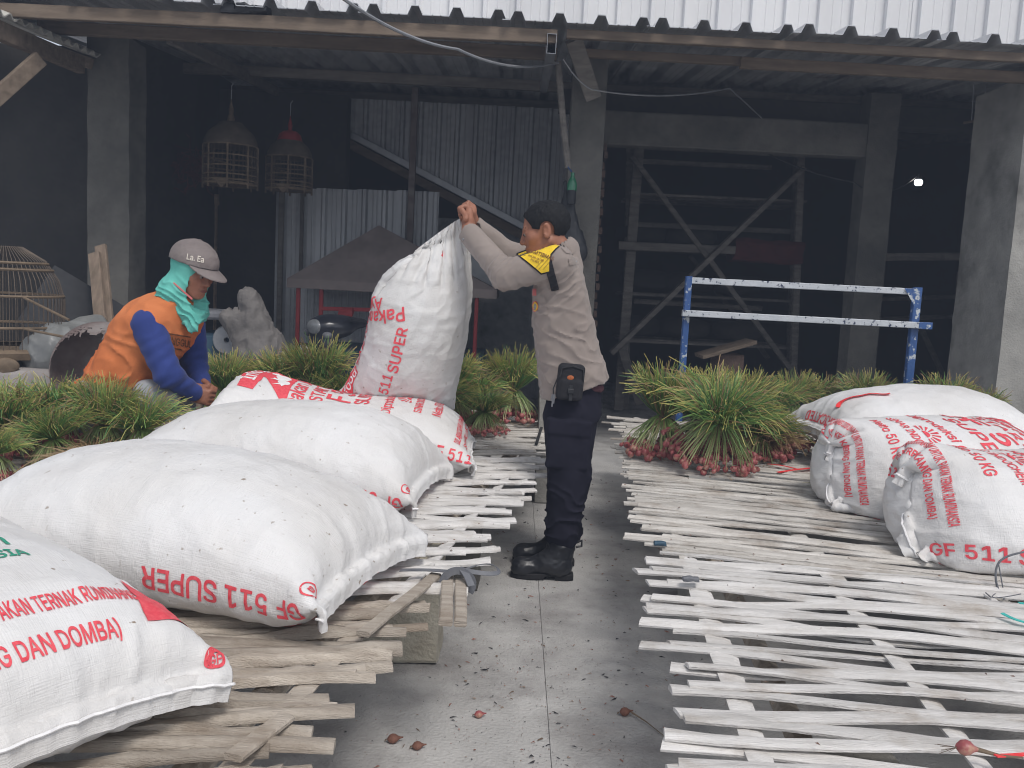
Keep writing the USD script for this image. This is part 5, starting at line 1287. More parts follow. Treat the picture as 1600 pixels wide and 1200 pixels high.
ank_n, ank_f = P4(876, 862, 3.90), P4(874, 846, 4.10)
hip_n, hip_f = P4(897, 640, 3.96), P4(897, 640, 4.16); kn_n, kn_f = P4(889, 745, 3.92), P4(886, 742, 4.12)
body = U_(.03, hf, cone(neck0, neck1 + (0, 0, .02), .054, .052), core, cone(sh_n, el_n, .045, .038), cone(el_n, wr_n, .036, .026), cone(sh_f, el_f, .045, .038), cone(el_f, wr_f, .036, .026),
          cone(hip_n, kn_n, .06, .045), cone(kn_n, ank_n, .045, .035), cone(hip_f, kn_f, .06, .045), cone(kn_f, ank_f, .045, .035))
body = U_(.012, body, h1, g1); body = U_(.005, body, h2, h3, g2, g3)
man = thing('person', 'standing man in taupe uniform shirt and black trousers holding up a white sack', 'person', (.2, 4.05, 0))
lo, hi = np.array([-.42, 3.7, .03]), np.array([.45, 4.5, 1.80])
part(man, 'body', solid(body, lo, hi, .0055), M_skin, True)
for s in (1, -1):
    e = hc + Mh @ np.array([.080, s * .032, .005])
    v = np.array(trimesh.creation.icosphere(2).vertices); f = trimesh.creation.icosphere(2).faces
    ey = part(man, 'eye', (v * .0118 + e + Mh @ np.array([.0015, 0, -.002]), f), M_eye, True)
    part(ey, 'iris', (v * .0062 + e + Mh @ np.array([.0105, 0, -.004]), f), M_iris, True)
    part(man, 'eyebrow', tube([hc + Mh @ np.array(q) for q in ((.087, s * .014, .029), (.088, s * .030, .034), (.078, s * .047, .030))], (.004, .0042, .002), 6), M_hair, True)
def hair_f(P):
    q = (P - hc) @ Mh
    n = meshkit.fbm(P * [120, 120, 50], 2, 3) - .5
    d = ell((-.016, 0, .040), (.104, .083, .092))(q) - .004 - n * .009
    line = .058 - q[:, 0] + np.clip(q[:, 2] - .03, 0, 1) * .42 - np.abs(q[:, 1]) * .10                     # forehead hairline
    side = np.where(q[:, 0] > -.02, q[:, 2] - (-.004 + (q[:, 0] + .02) * .35), q[:, 2] - (-.050 + np.clip(q[:, 0] + .09, 0, .07) * .55))
    burn = np.where((q[:, 0] > -.005) & (q[:, 0] < .020) & (np.abs(q[:, 1]) > .055), q[:, 2] + .020, side)
    ear = np.linalg.norm((q - [-.012, 0, .0]) * [1.0, .0, .80], axis=1) - .032
    ear = np.where(np.abs(q[:, 1]) > .05, ear, 1)
    return np.maximum(np.maximum(d, -np.minimum(np.minimum(line, np.maximum(side, -1)), 1)), -ear)
hair = solid(hair_f, hc - .16, hc + .16, .0045)
part(man, 'hair', hair, M_hair, True)
# shirt
Z = lambda py: P4(850, py, Yc)[2]
def row(py, xf, xb, half_y, sag=0):
    a, b = P4(xf, py, Yc), P4(xb, py, Yc); return ((a[2] + b[2]) / 2, (a[0] + b[0]) / 2, Yc, (b[0] - a[0]) / 2, half_y)
trunk = stations([row(397, 866, 893, .07), row(404, 856, 900, .12), row(414, 845, 906, .18), (row(430, 838, 911, .205)), row(455, 833, 917, .195), row(480, 832, 922, .18), row(515, 833, 930, .172), row(545, 836, 937, .172), row(575, 840, 947, .178), row(600, 843, 950, .182), row(640, 846, 946, .178)], 2.5)
slv = lambda s, e, w: U_(.03, cone(s, e, .074, .062), cone(e, w, .059, .049))
shirt0 = U_(.035, trunk, slv(sh_n, el_n, lerp(el_n, wr_n, .94)), slv(sh_f, el_f, lerp(el_f, wr_f, .94)))
collar = cone(neck1 + (.002, 0, .030), neck1 + (.006, 0, -.04), .063, .080)
shirt0 = U_(.012, shirt0, collar)
hemp = P4(898, 606, Yc); hem = half(hemp, (.34, 0, -1))                                   # front hangs lower
cuffn, cufff = half(lerp(el_n, wr_n, .97), wr_n - el_n), half(lerp(el_f, wr_f, .97), wr_f - el_f)
def near_of(c, r, g):                                                                      # cut only near that wrist
    return lambda P: np.where(np.linalg.norm(P - c, axis=1) < r, g(P), -1.0)
shirt1 = lambda P: np.maximum.reduce([shirt0(P), hem(P), near_of(wr_n, .15, cuffn)(P), near_of(wr_f, .14, cufff)(P), -cone(neck0 + (0, 0, .05), neck1 + (0, 0, .01), .0565, .0545)(P)])
fold_dir = axes((1, 0, -.55), (0, 0, 1))
def crisp(x): return 2.2 * (1 - np.abs(np.sin(x))) ** 2 - .6             # narrow raised creases between smooth cloth
def folds(P):
    r = shirt1(P); m = np.abs(r) < .05
    if m.any():
        q = P[m]; w = meshkit.fbm(q * [7, 5, 9] + 3, 2, 11)
        # slanting drapes over the back and waist, tight creases round the elbows and armpit
        d1 = crisp((q[:, 2] + q[:, 0] * .55) * 44 + w * 11) * np.clip((1.42 - q[:, 2]) * 3, 0, 1) * .0045
        el = np.exp(-np.linalg.norm(q - el_n, axis=1) ** 2 / .010); d2 = crisp(((q - el_n) @ unit(wr_n - sh_n)) * 80 + w * 8) * el * .0045
        ar = np.exp(-np.linalg.norm(q - (sh_n + (.01, .02, -.09)), axis=1) ** 2 / .012); d3 = crisp((q[:, 2] * .9 - q[:, 0] * .6) * 60 + w * 8) * ar * .0045
        n = meshkit.fbm(q * [16, 16, 16], 2, 5); r = r.copy(); r[m] -= (d1 * .95 + d2 * 1.2 + d3 * 1.1) * (.4 + .8 * w) + (1 - 2 * np.abs(n - .5) * 2) * .0035
    return r
part(man, 'shirt', solid(folds, (-.45, 3.65, .70), (.5, 4.55, 1.62), .0075), M_shirt, True)
SHIRT = folds
def cast(p, d=(0, 1, 0), f=SHIRT, n=40):
    p = np.array(p, float); d = unit(d); t = np.zeros(len(p))
    for _ in range(n): t += np.clip(f(p + t[:, None] * d), -.05, .2) * .8
    return p + t[:, None] * d
def decal(shape2d, origin, ux, uy, lift, d=(0, 1, 0), f=SHIRT, size=.012, back=.4):
    """flat piece laid on the garment seen along d"""
    v, ff = shape2d; t = trimesh.Trimesh(np.c_[v, np.zeros(len(v))], ff, process=False); v, ff = trimesh.remesh.subdivide_to_size(t.vertices, t.faces, size, max_iter=8)
    p = np.asarray(origin) + v[:, :1] * np.asarray(ux) + v[:, 1:2] * np.asarray(uy) - unit(d) * back
    h_ = cast(p, d, f); good = np.abs(f(h_)) < .012; ff = ff[good[ff].all(1)]
    return h_ - unit(d) * lift, ff[:, ::-1] if np.dot(np.cross(ux, uy), d) > 0 else ff
# armband on the near upper arm
def pxpoly(pts, y):
    return np.array([P4(a, b, y) for a, b in pts])
def px_patch(pts, y, lift, th, f=SHIRT):
    """outline drawn on the side of the sleeve facing the camera, given real thickness"""
    q = pxpoly(pts, y); o = q.mean(0); poly = Polygon([(p[0] - o[0], p[2] - o[2]) for p in q]).buffer(0)
    v, ff = flat_poly(poly); t = trimesh.Trimesh(np.c_[v, np.zeros(len(v))], ff, process=False); v, ff = trimesh.remesh.subdivide_to_size(t.vertices, t.faces, .011, max_iter=8)
    t = trimesh.Trimesh(v, ff); t.merge_vertices(); v, ff = np.array(t.vertices), np.array(t.faces)
    p = np.c_[o[0] + v[:, 0], np.full(len(v), y - .35), o[2] + v[:, 1]]
    q3 = np.c_[o[0] + v[:, 0], np.full(len(v), y), o[2] + v[:, 1]]; dirs = q3 - EYE; dirs /= np.linalg.norm(dirs, axis=1, keepdims=True); p = q3 - dirs * .30
    tt = np.zeros(len(p))
    for _ in range(50): tt += np.clip(f(p + tt[:, None] * dirs), -.05, .2) * .8
    good = (np.abs(f(p + tt[:, None] * dirs)) < .012); ff = ff[good[ff].all(1)]
    outer = p + (tt - lift)[:, None] * dirs; inner = outer + (lift + th) * dirs
    n = len(v); e = trimesh.Trimesh(v, ff).edges_sorted; u, c = np.unique(np.sort(e, 1), axis=0, return_counts=True)
    ed = trimesh.Trimesh(v, ff, process=False).edges; key = {tuple(sorted(x)) for x in u[c == 1].tolist()}
    rim = [x for x in ed.tolist() if tuple(sorted(x)) in key]
    F = [ff, ff[:, ::-1] + n] + [np.array([(a, a + n, b), (b, a + n, b + n)]) for a, b in rim]
    return np.vstack([outer, inner]), np.vstack(F)[:, ::-1] if False else np.vstack(F)
band = [(809, 397), (822, 392), (846, 385), (868, 381), (877, 381), (868, 388), (860, 397), (858, 412), (858, 424), (846, 427), (838, 420), (826, 410)]
bo_ = Polygon(band).buffer(2.2); border = list(bo_.exterior.coords)[:-1]
part(man, 'armband_border', px_patch(border, Yn, .0035, .004), M_pouch, 60)
part(man, 'armband', px_patch(band, Yn, .006, .004), M_yellow, 60)
ao = P4(834, 398, Yn); ux = unit((.93, 0, -.30)); uy = unit((.30, 0, .93))
for s, h, dx, dz in (('KAMTIBMAS', .0155, .012, .010), ('POLDA JATIM', .0085, -.004, -.012), ('POLRES', .0085, -.004, -.026)):
    v, ff = flat_text(s, h, True, .85); part(man, 'armband_lettering', decal((v, ff), P4(840, 400, Yn) + ux * dx + uy * dz, ux, uy, .0105), M_dark_print)
for k in range(3):
    part(man, 'quilt_seam', decal(flat_poly(LineString([(-.03 + .018 * k, -.032), (.008 + .016 * k, .012)]).buffer(.0007)), P4(846, 410, Yn), (1, 0, 0), (0, 0, 1), .0085), M_maroon)
# elastic strap under the armband
sp = lerp(sh_n, el_n, .13); ax_ = unit(el_n - sh_n)
strap = lambda P: np.maximum(np.abs((P - sp) @ ax_) - .017, np.maximum(np.abs(SHIRT(P) - .001) - .004, np.maximum(np.linalg.norm(P - sp, axis=1) - .115, P[:, 2] - sp[2] - .02)))
part(man, 'arm_strap', solid(strap, sp - .13, sp + .13, .004), M_pouch, True)
# chest badges, epaulette, pocket flap, buttons
part(man, 'name_patch', px_patch([(829, 449), (845, 449), (845, 463), (829, 463)], 3.98, .004, .003), M_shirt, 40)
part(man, 'name_patch_print', px_patch([(830, 451), (838, 451), (838, 462), (830, 462)], 3.98, .007, .003), M_pinkprint, 40)
for rr_, mm, lf in (((5.0, 8.6), M_red_print, .006), ((4.1, 7.4), M_yellow, .009), ((2.2, 4.6), M_greyjean, .0115)):
    a = np.linspace(0, 2 * PI, 20)[:-1]; part(man, 'round_badge', px_patch([(836 + rr_[0] * math.cos(t), 479 + rr_[1] * math.sin(t)) for t in a], 3.98, lf, .003), mm, 40)
part(man, 'chest_pocket', px_patch([(832, 462), (852, 464), (856, 491), (833, 496)], 3.95, .004, .003), M_shirt, 40)
part(man, 'epaulette', px_patch([(888, 404), (904, 402), (906, 412), (890, 415)], Yn, .005, .004), M_shirt, 40)
for u, v_ in ((900, 409), (724, 374)):
    b_ = cast(P4(u, v_, 3.6)[None], ray(u, v_))[0]; part(man, 'button', lathe([(.001, .004), (.004, .003), (.0055, 0)], 10)[0] @ rotx(PI / 2).T + b_ + (0, -.004, 0) if False else (lathe([(.001, .004), (.004, .003), (.0055, -.002)], 10)[0] @ rotx(PI / 2).T + b_ + (0, -.003, 0), lathe([(.001, .004), (.004, .003), (.0055, -.002)], 10)[1]), M_steel, True)
# collar leaf
if 0: part(man, 'collar', solid(lambda P: np.maximum(np.abs(cone(neck1 + (.0, 0, .03), neck1 + (.006, 0, -.03), .064, .082)(P)) - .0045, np.maximum(np.abs((P - neck1) @ unit((.25, 0, 1)) - .004) - .030, -.4 + 0 * P[:, 0])), neck1 - .15, neck1 + .15, .006), M_shirt, True)
part(man, 'collar_leaf', px_patch([(872, 381), (880, 374), (891, 373), (901, 391), (895, 397), (884, 395)], 3.97, .006, .005), M_shirt, 40)
# trousers
waist = P4(897, 606, Yc)
tr0 = U_(.03, stations([(waist[2] + .05, waist[0], Yc, .116, .150), (waist[2] - .02, waist[0] + .0, Yc, .120, .154), (hip_n[2] - .03, P4(896, 645, Yc)[0], Yc, .124, .165)]),
         cone(P4(891, 650, 3.975), P4(889, 745, 3.93), .118, .089), cone(P4(889, 745, 3.93), P4(879, 832, 3.905), .089, .075),
         cone(P4(893, 650, 4.15), P4(890, 742, 4.13), .118, .087), cone(P4(890, 742, 4.13), P4(880, 826, 4.11), .087, .073))
pk_ = rbox(P4(888, 697, 3.855), (.092, .018, .098), .012, rotz(.08) @ roty(.06)); fl_ = rbox(P4(889, 668, 3.853), (.094, .024, .034), .010, rotz(.08) @ roty(.06))
tr0 = U_(.008, tr0, pk_); tr0 = U_(.004, tr0, fl_)
def tr1(P):
    r = np.maximum(tr0(P), np.maximum(P[:, 2] - waist[2] - .04, .118 - P[:, 2])); m = np.abs(r) < .05
    if m.any():
        q = P[m]; w = meshkit.fbm(q * [6, 6, 8], 2, 21); bl_ = np.exp(-((q[:, 2] - .28) / .16) ** 2)
        r = r.copy(); r[m] -= crisp((q[:, 2] + .35 * q[:, 0]) * 46 + w * 12) * bl_ * .007 + (1 - 4 * np.abs(meshkit.fbm(q * [14, 14, 9], 2, 4) - .5)) * .006
    return r
part(man, 'trousers', solid(tr1, (.0, 3.68, .08), (.46, 4.42, 1.02), .0075), M_trouser, True)
part(man, 'shirt_tail', solid(wrinkle(ell(P4(922, 601, 3.99), (.060, .07, .026), axes((1, 0, -.3))), .006, 25, 3), P4(930, 602, 3.99) - .14, P4(930, 602, 3.99) + .14, .007), M_maroon, True, label='maroon cloth sticking out at the back of the waist')
# boots
def boot(toe, heel, y, az):
    z0 = 0.0
    th, hh = P4(toe[0], toe[1], y), P4(heel[0], heel[1], y); th[2] = hh[2] = 0; th[1] = hh[1] = y; d = unit(th - hh); L_ = np.linalg.norm(th - hh)
    up = np.array([0, 0, 1.0]); sh = hh + d * .075
    def sq(P): q = P.copy(); return q
    upper = U_(.035, cone(hh + d * .055 + up * .055, hh + d * .12 + up * .075, .042, .040), cone(hh + d * .12 + up * .070, th - d * .055 + up * .045, .042, .038), ball(th - d * .045 + up * .043, .040), cone(hh + d * .07 + up * .07, az + (0, 0, .02), .050, .062))
    upper = lambda P, u=upper: np.maximum(u(P), .022 - P[:, 2])
    upper = wrinkle(upper, .0035, (26, 26, 40), 9)
    def sole(P):
        s = (P - hh) @ d; lat = (P - hh) @ np.array([-d[1], d[0], 0]); w = np.interp(s, (0, .03, .09, .19, L_ - .03, L_), (.024, .036, .034, .046, .036, .012)); 
        arch = np.where((s > .085) & (s < .13), .016, 0.002)
        return np.maximum.reduce([np.abs(lat) - w, -s, s - L_, P[:, 2] - .030, arch - P[:, 2]])
    return upper, sole, hh, th
for (toe, heel, y, az, lab) in (((797, 905), (895, 905), 3.885, ank_n + (0, 0, .0), 0), ((800, 880), (897, 880), 4.09, ank_f, 1)):
    u_, s_, hh, th = boot(toe, heel, y, az)
    b0 = part(man, 'boot', solid(u_, np.minimum(hh, th) - (.1, .12, .03), np.maximum(hh, th) + (.1, .12, .32), .006), M_boot, True)
    part(b0, 'sole', solid(s_, np.minimum(hh, th) - (.06, .09, .03), np.maximum(hh, th) + (.06, .09, .06), .005), M_sole, 40)
    part(b0, 'heel_loop', tube([hh + (.005, 0, .17), hh + (.03, 0, .18), hh + (.03, 0, .155), hh + (.005, 0, .15)], .006, 5), M_boot)
# belt pouch and keys
po = P4(891, 597, 3.845)
pch = thing('belt_pouch', 'small black zipped pouch worn on the standing man\'s belt', 'pouch', po)
Mp = rotz(.10) @ roty(.05)
part(pch, 'body', solid(U_(.006, rbox(po, (.058, .028, .080), .022, Mp), rbox(po + Mp @ np.array([0, -.020, -.030]), (.050, .018, .045), .014, Mp)), po - .14, po + .14, .005), M_pouch, True)
part(pch, 'badge', (lathe([(.001, .002), (.011, .0015), (.012, -.001)], 16)[0] * [1.25, .85, 1] @ rotx(PI / 2).T + po + (-.002, -.031, .022), lathe([(.001, .002), (.011, .0015), (.012, -.001)], 16)[1]), M_orange_badge, True)
part(pch, 'buckle', beam(po + (-.010, -.042, -.035), po + (.014, -.042, -.035), .012, .022), M_black)
part(pch, 'strap', beam(po + (.002, -.041, -.010), po + (.002, -.043, -.075), .014, .004, (0, 1, 0)), M_black)
part(pch, 'zip', tube([po + Mp @ np.array(q) for q in ((-.052, -.030, .02), (-.046, -.031, .06), (0, -.031, .072), (.046, -.031, .06), (.052, -.030, .02))], .003, 5), M_black)
ky = thing('key_bunch', 'small bunch of keys dangling beside the belt pouch', 'keys', po + (-.07, 0, -.05))
part(ky, 'cord', tube([po + (-.055, -.01, .02), po + (-.072, -.012, -.03), po + (-.07, -.012, -.06)], .0025, 5), M_black)
for k, (dx, dz) in enumerate(((-.078, -.085), (-.068, -.095), (-.074, -.11))):
    part(ky, 'key', beam(po + (dx + .004, -.012 - .003 * k, -.055), po + (dx, -.014, dz), .007, .003, (0, 1, 0)), M_rubber)

# ===== the worker bending over the bundles
Wc = 4.36
hw = P4(302, 424, 4.30); Mw = axes((.86, -.40, -.30), (.20, -.05, 1))
wf = local(head_field(1), hw, Mw)
pel, bel, che, nk = P4(172, 612, Wc), P4(205, 572, Wc), P4(252, 508, Wc), P4(282, 470, 4.33)
wsn, wen, wwn = P4(231, 508, 4.19), P4(262, 585, 4.14), P4(306, 616, 4.27)
wsf, wef, wwf = P4(296, 510, 4.52), P4(304, 572, 4.55), P4(318, 606, 4.44)
def wide(f, yc, k): return lambda P: f(np.c_[P[:, 0], yc + (P[:, 1] - yc) * k, P[:, 2]])
wcore = wide(U_(.06, cone(pel, bel, .11, .105), cone(bel, che, .105, .11), cone(che, nk, .10, .05)), Wc, .78)
wh1, wh2, wh3 = grip(wwn, P4(318, 619, 4.28), -1); wg1, wg2, wg3 = grip(wwf, P4(328, 613, 4.42), 1)
fk_n, fk_f = np.array([-2.02, 4.28, .50]), np.array([-2.02, 4.55, .50])
wbody = U_(.03, wf, cone(hw + Mw @ (-.03, 0, -.06), nk, .052, .058), wcore, cone(wsn, wen, .042, .036), cone(wen, wwn, .035, .025), cone(wsf, wef, .042, .036), cone(wef, wwf, .035, .025),
           cone(pel + (0, -.10, 0), fk_n, .07, .05), cone(fk_n, (-2.1, 4.28, .08), .05, .035), cone(pel + (0, .10, 0), fk_f, .07, .05), cone(fk_f, (-2.1, 4.55, .08), .05, .035))
wbody = U_(.012, wbody, wh1, wg1); wbody = U_(.005, wbody, wh2, wh3, wg2, wg3)
wk = thing('person', 'man in orange jersey, turquoise hood and grey cap bending over the onion bundles', 'person', (-1.9, 4.4, 0))
part(wk, 'body', solid(wbody, (-2.45, 3.95, .02), (-1.25, 4.80, 1.72), .0062), M_skin2, True)
for s in (1, -1):
    e = hw + Mw @ np.array([.080, s * .032, .005]); v = np.array(trimesh.creation.icosphere(2).vertices); f = trimesh.creation.icosphere(2).faces
    ey = part(wk, 'eye', (v * .0116 + e + Mw @ np.array([.0035, 0, -.002]), f), M_eye, True); part(ey, 'iris', (v * .0062 + e + Mw @ np.array([.0105, 0, -.004]), f), M_iris, True)
    part(wk, 'eyebrow', tube([hw + Mw @ np.array(q) for q in ((.087, s * .014, .027), (.088, s * .030, .031), (.078, s * .047, .028))], (.0035, .0038, .002), 6), M_hair, True)
part(wk, 'lips', solid(local(ell((.0935, 0, -.0655), (.0085, .021, .010)), hw, Mw), hw + Mw @ np.array([.09, 0, -.065]) - .04, hw + Mw @ np.array([.09, 0, -.065]) + .04, .003), M_lip, True)
jer = wide(U_(.07, cone(pel + (-.01, 0, -.03), bel, .150, .142), cone(bel, che, .142, .150), cone(che, nk + (-.01, 0, -.01), .140, .075), ball(P4(218, 520, Wc), .12)), Wc, .74)
jer = U_(.03, jer, cone(lerp(nk, wsn, .55), wsn, .075, .068), cone(lerp(nk, wsf, .55), wsf, .075, .068))
def jer1(P):
    r = np.maximum(jer(P), .62 - P[:, 2]); r = np.maximum(r, -cone(hw, nk + (.01, 0, .0), .06, .06)(P)); m = np.abs(r) < .05
    if m.any():
        q = P[m]; w = meshkit.fbm(q * [6, 6, 6], 2, 31); lowq = np.clip((1.05 - q[:, 2]) * 4, .15, 1)
        r = r.copy(); r[m] -= crisp((q[:, 2] * .9 + q[:, 0] * .5) * 34 + w * 13) * .005 * lowq + (1 - 4 * np.abs(meshkit.fbm(q * 12, 2, 6) - .5)) * .006
    return r
part(wk, 'jersey', solid(jer1, (-2.5, 3.95, .58), (-1.3, 4.85, 1.45), .0085), M_orange, True)
def sleeve(s, e, w, seed, far=False):
    f = U_(.03, cone(s, e, .079, .062), cone(e, lerp(e, w, .93), .060, .043)); ax_ = unit(e - s)
    cut = half(s - ax_ * .02, s - e)
    def g(P):
        r = np.maximum(f(P), -np.minimum(-cut(P) + 0, 1) if False else cut(P) - .10); m = np.abs(r) < .04
        if m.any():
            q = P[m]; w_ = meshkit.fbm(q * 9, 2, seed); b_ = np.exp(-np.linalg.norm(q - e, axis=1) ** 2 / .02)
            r = r.copy(); r[m] -= np.sin(((q - e) @ unit(w - s)) * 105 + w_ * 9) * (b_ * .0035 + .0005) + (w_ - .5) * .010
        return r
    return solid(g, np.minimum(np.minimum(s, e), w) - .12, np.maximum(np.maximum(s, e), w) + .12, .007)
part(wk, 'sleeve', sleeve(wsn, wen, wwn, 41), M_bluesleeve, True); part(wk, 'sleeve', sleeve(wsf, wef, wwf, 42), M_bluesleeve, True)
# chest print: two dark bars and a block of lettering
JER = jer1
def wpatch(pts, y, lift, th=.003): return px_patch(pts, y, lift, th, JER)
for pts in ([(262, 520), (298, 526), (298, 528), (262, 522)], [(266, 542), (284, 546), (284, 548), (266, 544)]):
    part(wk, 'jersey_print', wpatch(pts, 4.25, .008), M_dark_print)
tv, tf = flat_text('UNGGUL', .034, True, .62); to = P4(281, 535, 4.20)
part(wk, 'jersey_lettering', decal((tv, tf), to, unit((1, .0, -.14)), unit((.1, 0, 1)), .009, d=unit(ray(281, 535)), f=JER), M_dark_print)
# turquoise hood: over the crown and neck with an opening for the face, wrapped folds on the shoulders
hd0 = U_(.03, local(U_(.03, ell((-.014, 0, .036), (.112, .090, .100)), ell((.012, 0, -.035), (.066, .072, .088))), hw, Mw), cone(hw + Mw @ np.array([-.012, 0, -.06]), nk + (.012, 0, .03), .088, .092), wide(cone(nk + (.0, 0, .03), nk + (.045, 0, -.035), .105, .085), 4.33, .80), cone(nk + (.05, -.03, -.005), P4(302, 512, 4.24), .07, .022))
opening = local(ell((.112, 0, -.055), (.103, .084, .125)), hw, Mw)
def hood(P):
    r = np.maximum(hd0(P), -opening(P)); m = np.abs(r) < .04
    if m.any():
        q = P[m]; w = meshkit.fbm(q * 9, 2, 51); low = np.clip((hw[2] - q[:, 2]) * 9, .1, 1)
        r = r.copy(); r[m] -= crisp((q[:, 2] * .8 + q[:, 0] * .65) * 66 + w * 12) * .005 * low + (1 - 4 * np.abs(w - .5)) * .004
    return r
part(wk, 'hood', solid(hood, hw - (.30, .26, .36), hw + (.26, .26, .18), .0055), M_teal_cloth, True)
part(wk, 'hood_stripe', px_patch([(270, 442), (272, 441), (301, 466), (300, 469)], 4.2, .006, .003, hd0), M_pinkprint)
# cap
capd = local(lambda P: np.maximum(np.abs(ell((-.012, 0, .048), (.120, .096, .098))(P)) - .005, .040 - P[:, 2] + P[:, 0] * .06), hw, Mw)
part(wk, 'cap', solid(wrinkle(capd, .0025, 30, 3), hw - .20, hw + .22, .005), M_cap, True)
def brim_f(P):
    x, y, z = P[:, 0], P[:, 1], P[:, 2]; out = np.sqrt(np.maximum((x - .06) / .13, 0) ** 2 + (y / .088) ** 2) - 1
    sf = .050 - (x - .08) * .34 - (y / .088) ** 2 * .022
    return np.maximum.reduce([out * .08, np.abs(z - sf) - .0042, .045 - x])
part(wk, 'cap_brim', solid(local(brim_f, hw, Mw), hw - .24, hw + .28, .0045), M_cap, True)
part(wk, 'cap_button', lathe([(.001, .008), (.008, .006), (.01, 0)], 12, hw + Mw @ np.array([-.012, 0, .148])), M_cap, True)
part(wk, 'cap_lettering', decal(flat_text('La. Ea', .026, True, .8), hw + Mw @ np.array([.075, -.09, .085]) + (0, 0, 0), unit((1, .22, -.16)), unit((.14, 0, 1)), .010, d=unit(ray(322, 410)), f=local(ell((-.012, 0, .048), (.120, .096, .098)), hw, Mw)), M_cream_print)
# trousers
wtr = U_(.04, cone(pel + (0, -.11, -.04), fk_n, .125, .095), cone(fk_n, (-2.1, 4.28, .10), .095, .075), cone(pel + (0, .11, -.04), fk_f, .125, .095), cone(fk_f, (-2.1, 4.55, .10), .095, .075), cone(P4(235, 618, 4.2), P4(262, 618, 4.22), .08, .06))
part(wk, 'trousers', solid(wrinkle(lambda P: np.maximum(wtr(P), .09 - P[:, 2]), .008, 9, 7), (-2.5, 3.95, .05), (-1.45, 4.85, .95), .012), M_greyjean, True)
for y in (4.28, 4.55): part(wk, 'shoe', solid(U_(.03, ell((-2.03, y, .045), (.13, .05, .045)), ball((-2.1, y, .07), .05)), (-2.3, y - .1, .0), (-1.85, y + .1, .16), .01), M_black, True)
# ---------------------------------------------------------------- small things on the floor and racks
rd = np.random.default_rng(77)
# dry onion skin, stalk bits, grit
Vs, Fs, Cs, n0 = [], [], [], 0
for k in range(3600):
    a = rd.random()
    if a < .18: y = rd.uniform(1.5, 6.0); x = (-.405 + .174 * (y - 1.12) + abs(rd.normal(0, .10)) + .02) if rd.random() < .5 else (.335 + .083 * (y - 1.25) - abs(rd.normal(0, .08)))
    elif a < .5: x = .13 + rd.normal(0, .13) + .03 * math.sin(k); y = rd.uniform(1.5, 3.2) if rd.random() < .75 else rd.uniform(3.2, 6.5)
    else: x = rd.uniform(-.5, .75) + .06; y = rd.uniform(1.4, 5.5)
    s = rd.uniform(.0010, .0034) * (2.6 if rd.random() < .07 else 1); th = rd.uniform(0, PI); el_ = rd.uniform(.25, 1)
    if rd.random() < .10: s, el_ = rd.uniform(.006, .016), .07
    m = rd.integers(4, 7); an = np.sort(rd.uniform(0, 2 * PI, m)); 
    P = np.stack([np.cos(an) * s, np.sin(an) * s * el_, np.abs(rd.normal(0, s * .25, m))], 1) @ rotz(th).T + (x, y, .0025)
    c = P.mean(0) + (0, 0, s * .3); V = np.vstack([P, c]); F = np.array([(i, (i + 1) % m, m) for i in range(m)])
    u = rd.random(); col = (np.array([.30, .15, .115]) if u < .30 else np.array([.26, .19, .14]) if u < .6 else np.array([.035, .035, .038])) * rd.uniform(.6, 1.2)
    if u >= .6: P = P.mean(0) + (P - P.mean(0)) * min(1, .0021 / s); P[:, 2] = .003
    Vs.append(V); Fs.append(F + n0); Cs.append(np.tile(col, (m + 1, 1))); n0 += m + 1
solo('floor_litter', (np.vstack(Vs), np.vstack(Fs)), M_debris, 'scattered onion skins, stalks and grit on the aisle floor', 'litter', kind='stuff', tone=np.vstack(Cs))
# a little of it on the white rack
Vs, Fs, Cs, n0 = [], [], [], 0
for k in range(260):
    x = rd.uniform(.5, 2.2); y = rd.uniform(1.5, 4.2); 
    if rd.random() < .4: x, y = rd.uniform(-.6, .05), rd.uniform(2.7, 4.6)
    s = rd.uniform(.002, .007); m = 5; an = np.sort(rd.uniform(0, 2 * PI, m)); P = np.stack([np.cos(an) * s, np.sin(an) * s * .6, np.zeros(m)], 1) @ rotz(rd.uniform(0, 3)).T + (x, y, ZR + .024)
    V = np.vstack([P, P.mean(0) + (0, 0, s * .5)]); Vs.append(V); Fs.append(np.array([(i, (i + 1) % m, m) for i in range(m)]) + n0); Cs.append(np.tile(np.array([.12, .07, .05]) * rd.uniform(.5, 1.6), (m + 1, 1))); n0 += m + 1
solo('rack_litter', (np.vstack(Vs), np.vstack(Fs)), M_debris, 'specks of soil and skin lying on the bamboo racks', 'litter', kind='stuff', tone=np.vstack(Cs))
for k, (px_, py_, r_, lab) in enumerate(((614, 1154, .0145, 'brown shallot on the floor at the bottom of the aisle, left one'), (652, 1165, .013, 'brown shallot on the floor at the bottom of the aisle, right one'), (748, 1116, .012, 'pinkish shallot on the floor in the middle of the aisle'), (976, 1112, .014, 'shallot with a long dry stalk on the floor by the right rack'))):
    q = on(px_, py_, r_ * .9); T = thing('shallot', lab, 'shallot', q)
    part(T, 'bulb', bulb_mesh(q, (1, .3, .05), r_), M_bulb if k == 2 else M_bulb_dull, True)
    if k == 3: part(T, 'stalk', tube([q + (.02, 0, 0), q + (.06, -.05, -.004), q + (.10, -.12, -.008)], (.003, .002, .001), 5), M_cage)
    part(T, 'root_tuft', cat([tube([q - (r_, 0, 0), q - (r_ * 1.6, rd.normal(0, .006), r_ * .5)], .0006, 3) for _ in range(7)]), M_cage)
q = on(1508, 1168, ZR + .035); T = thing('shallot', 'pink shallot lying on the front right rack with its stalk', 'shallot', q)
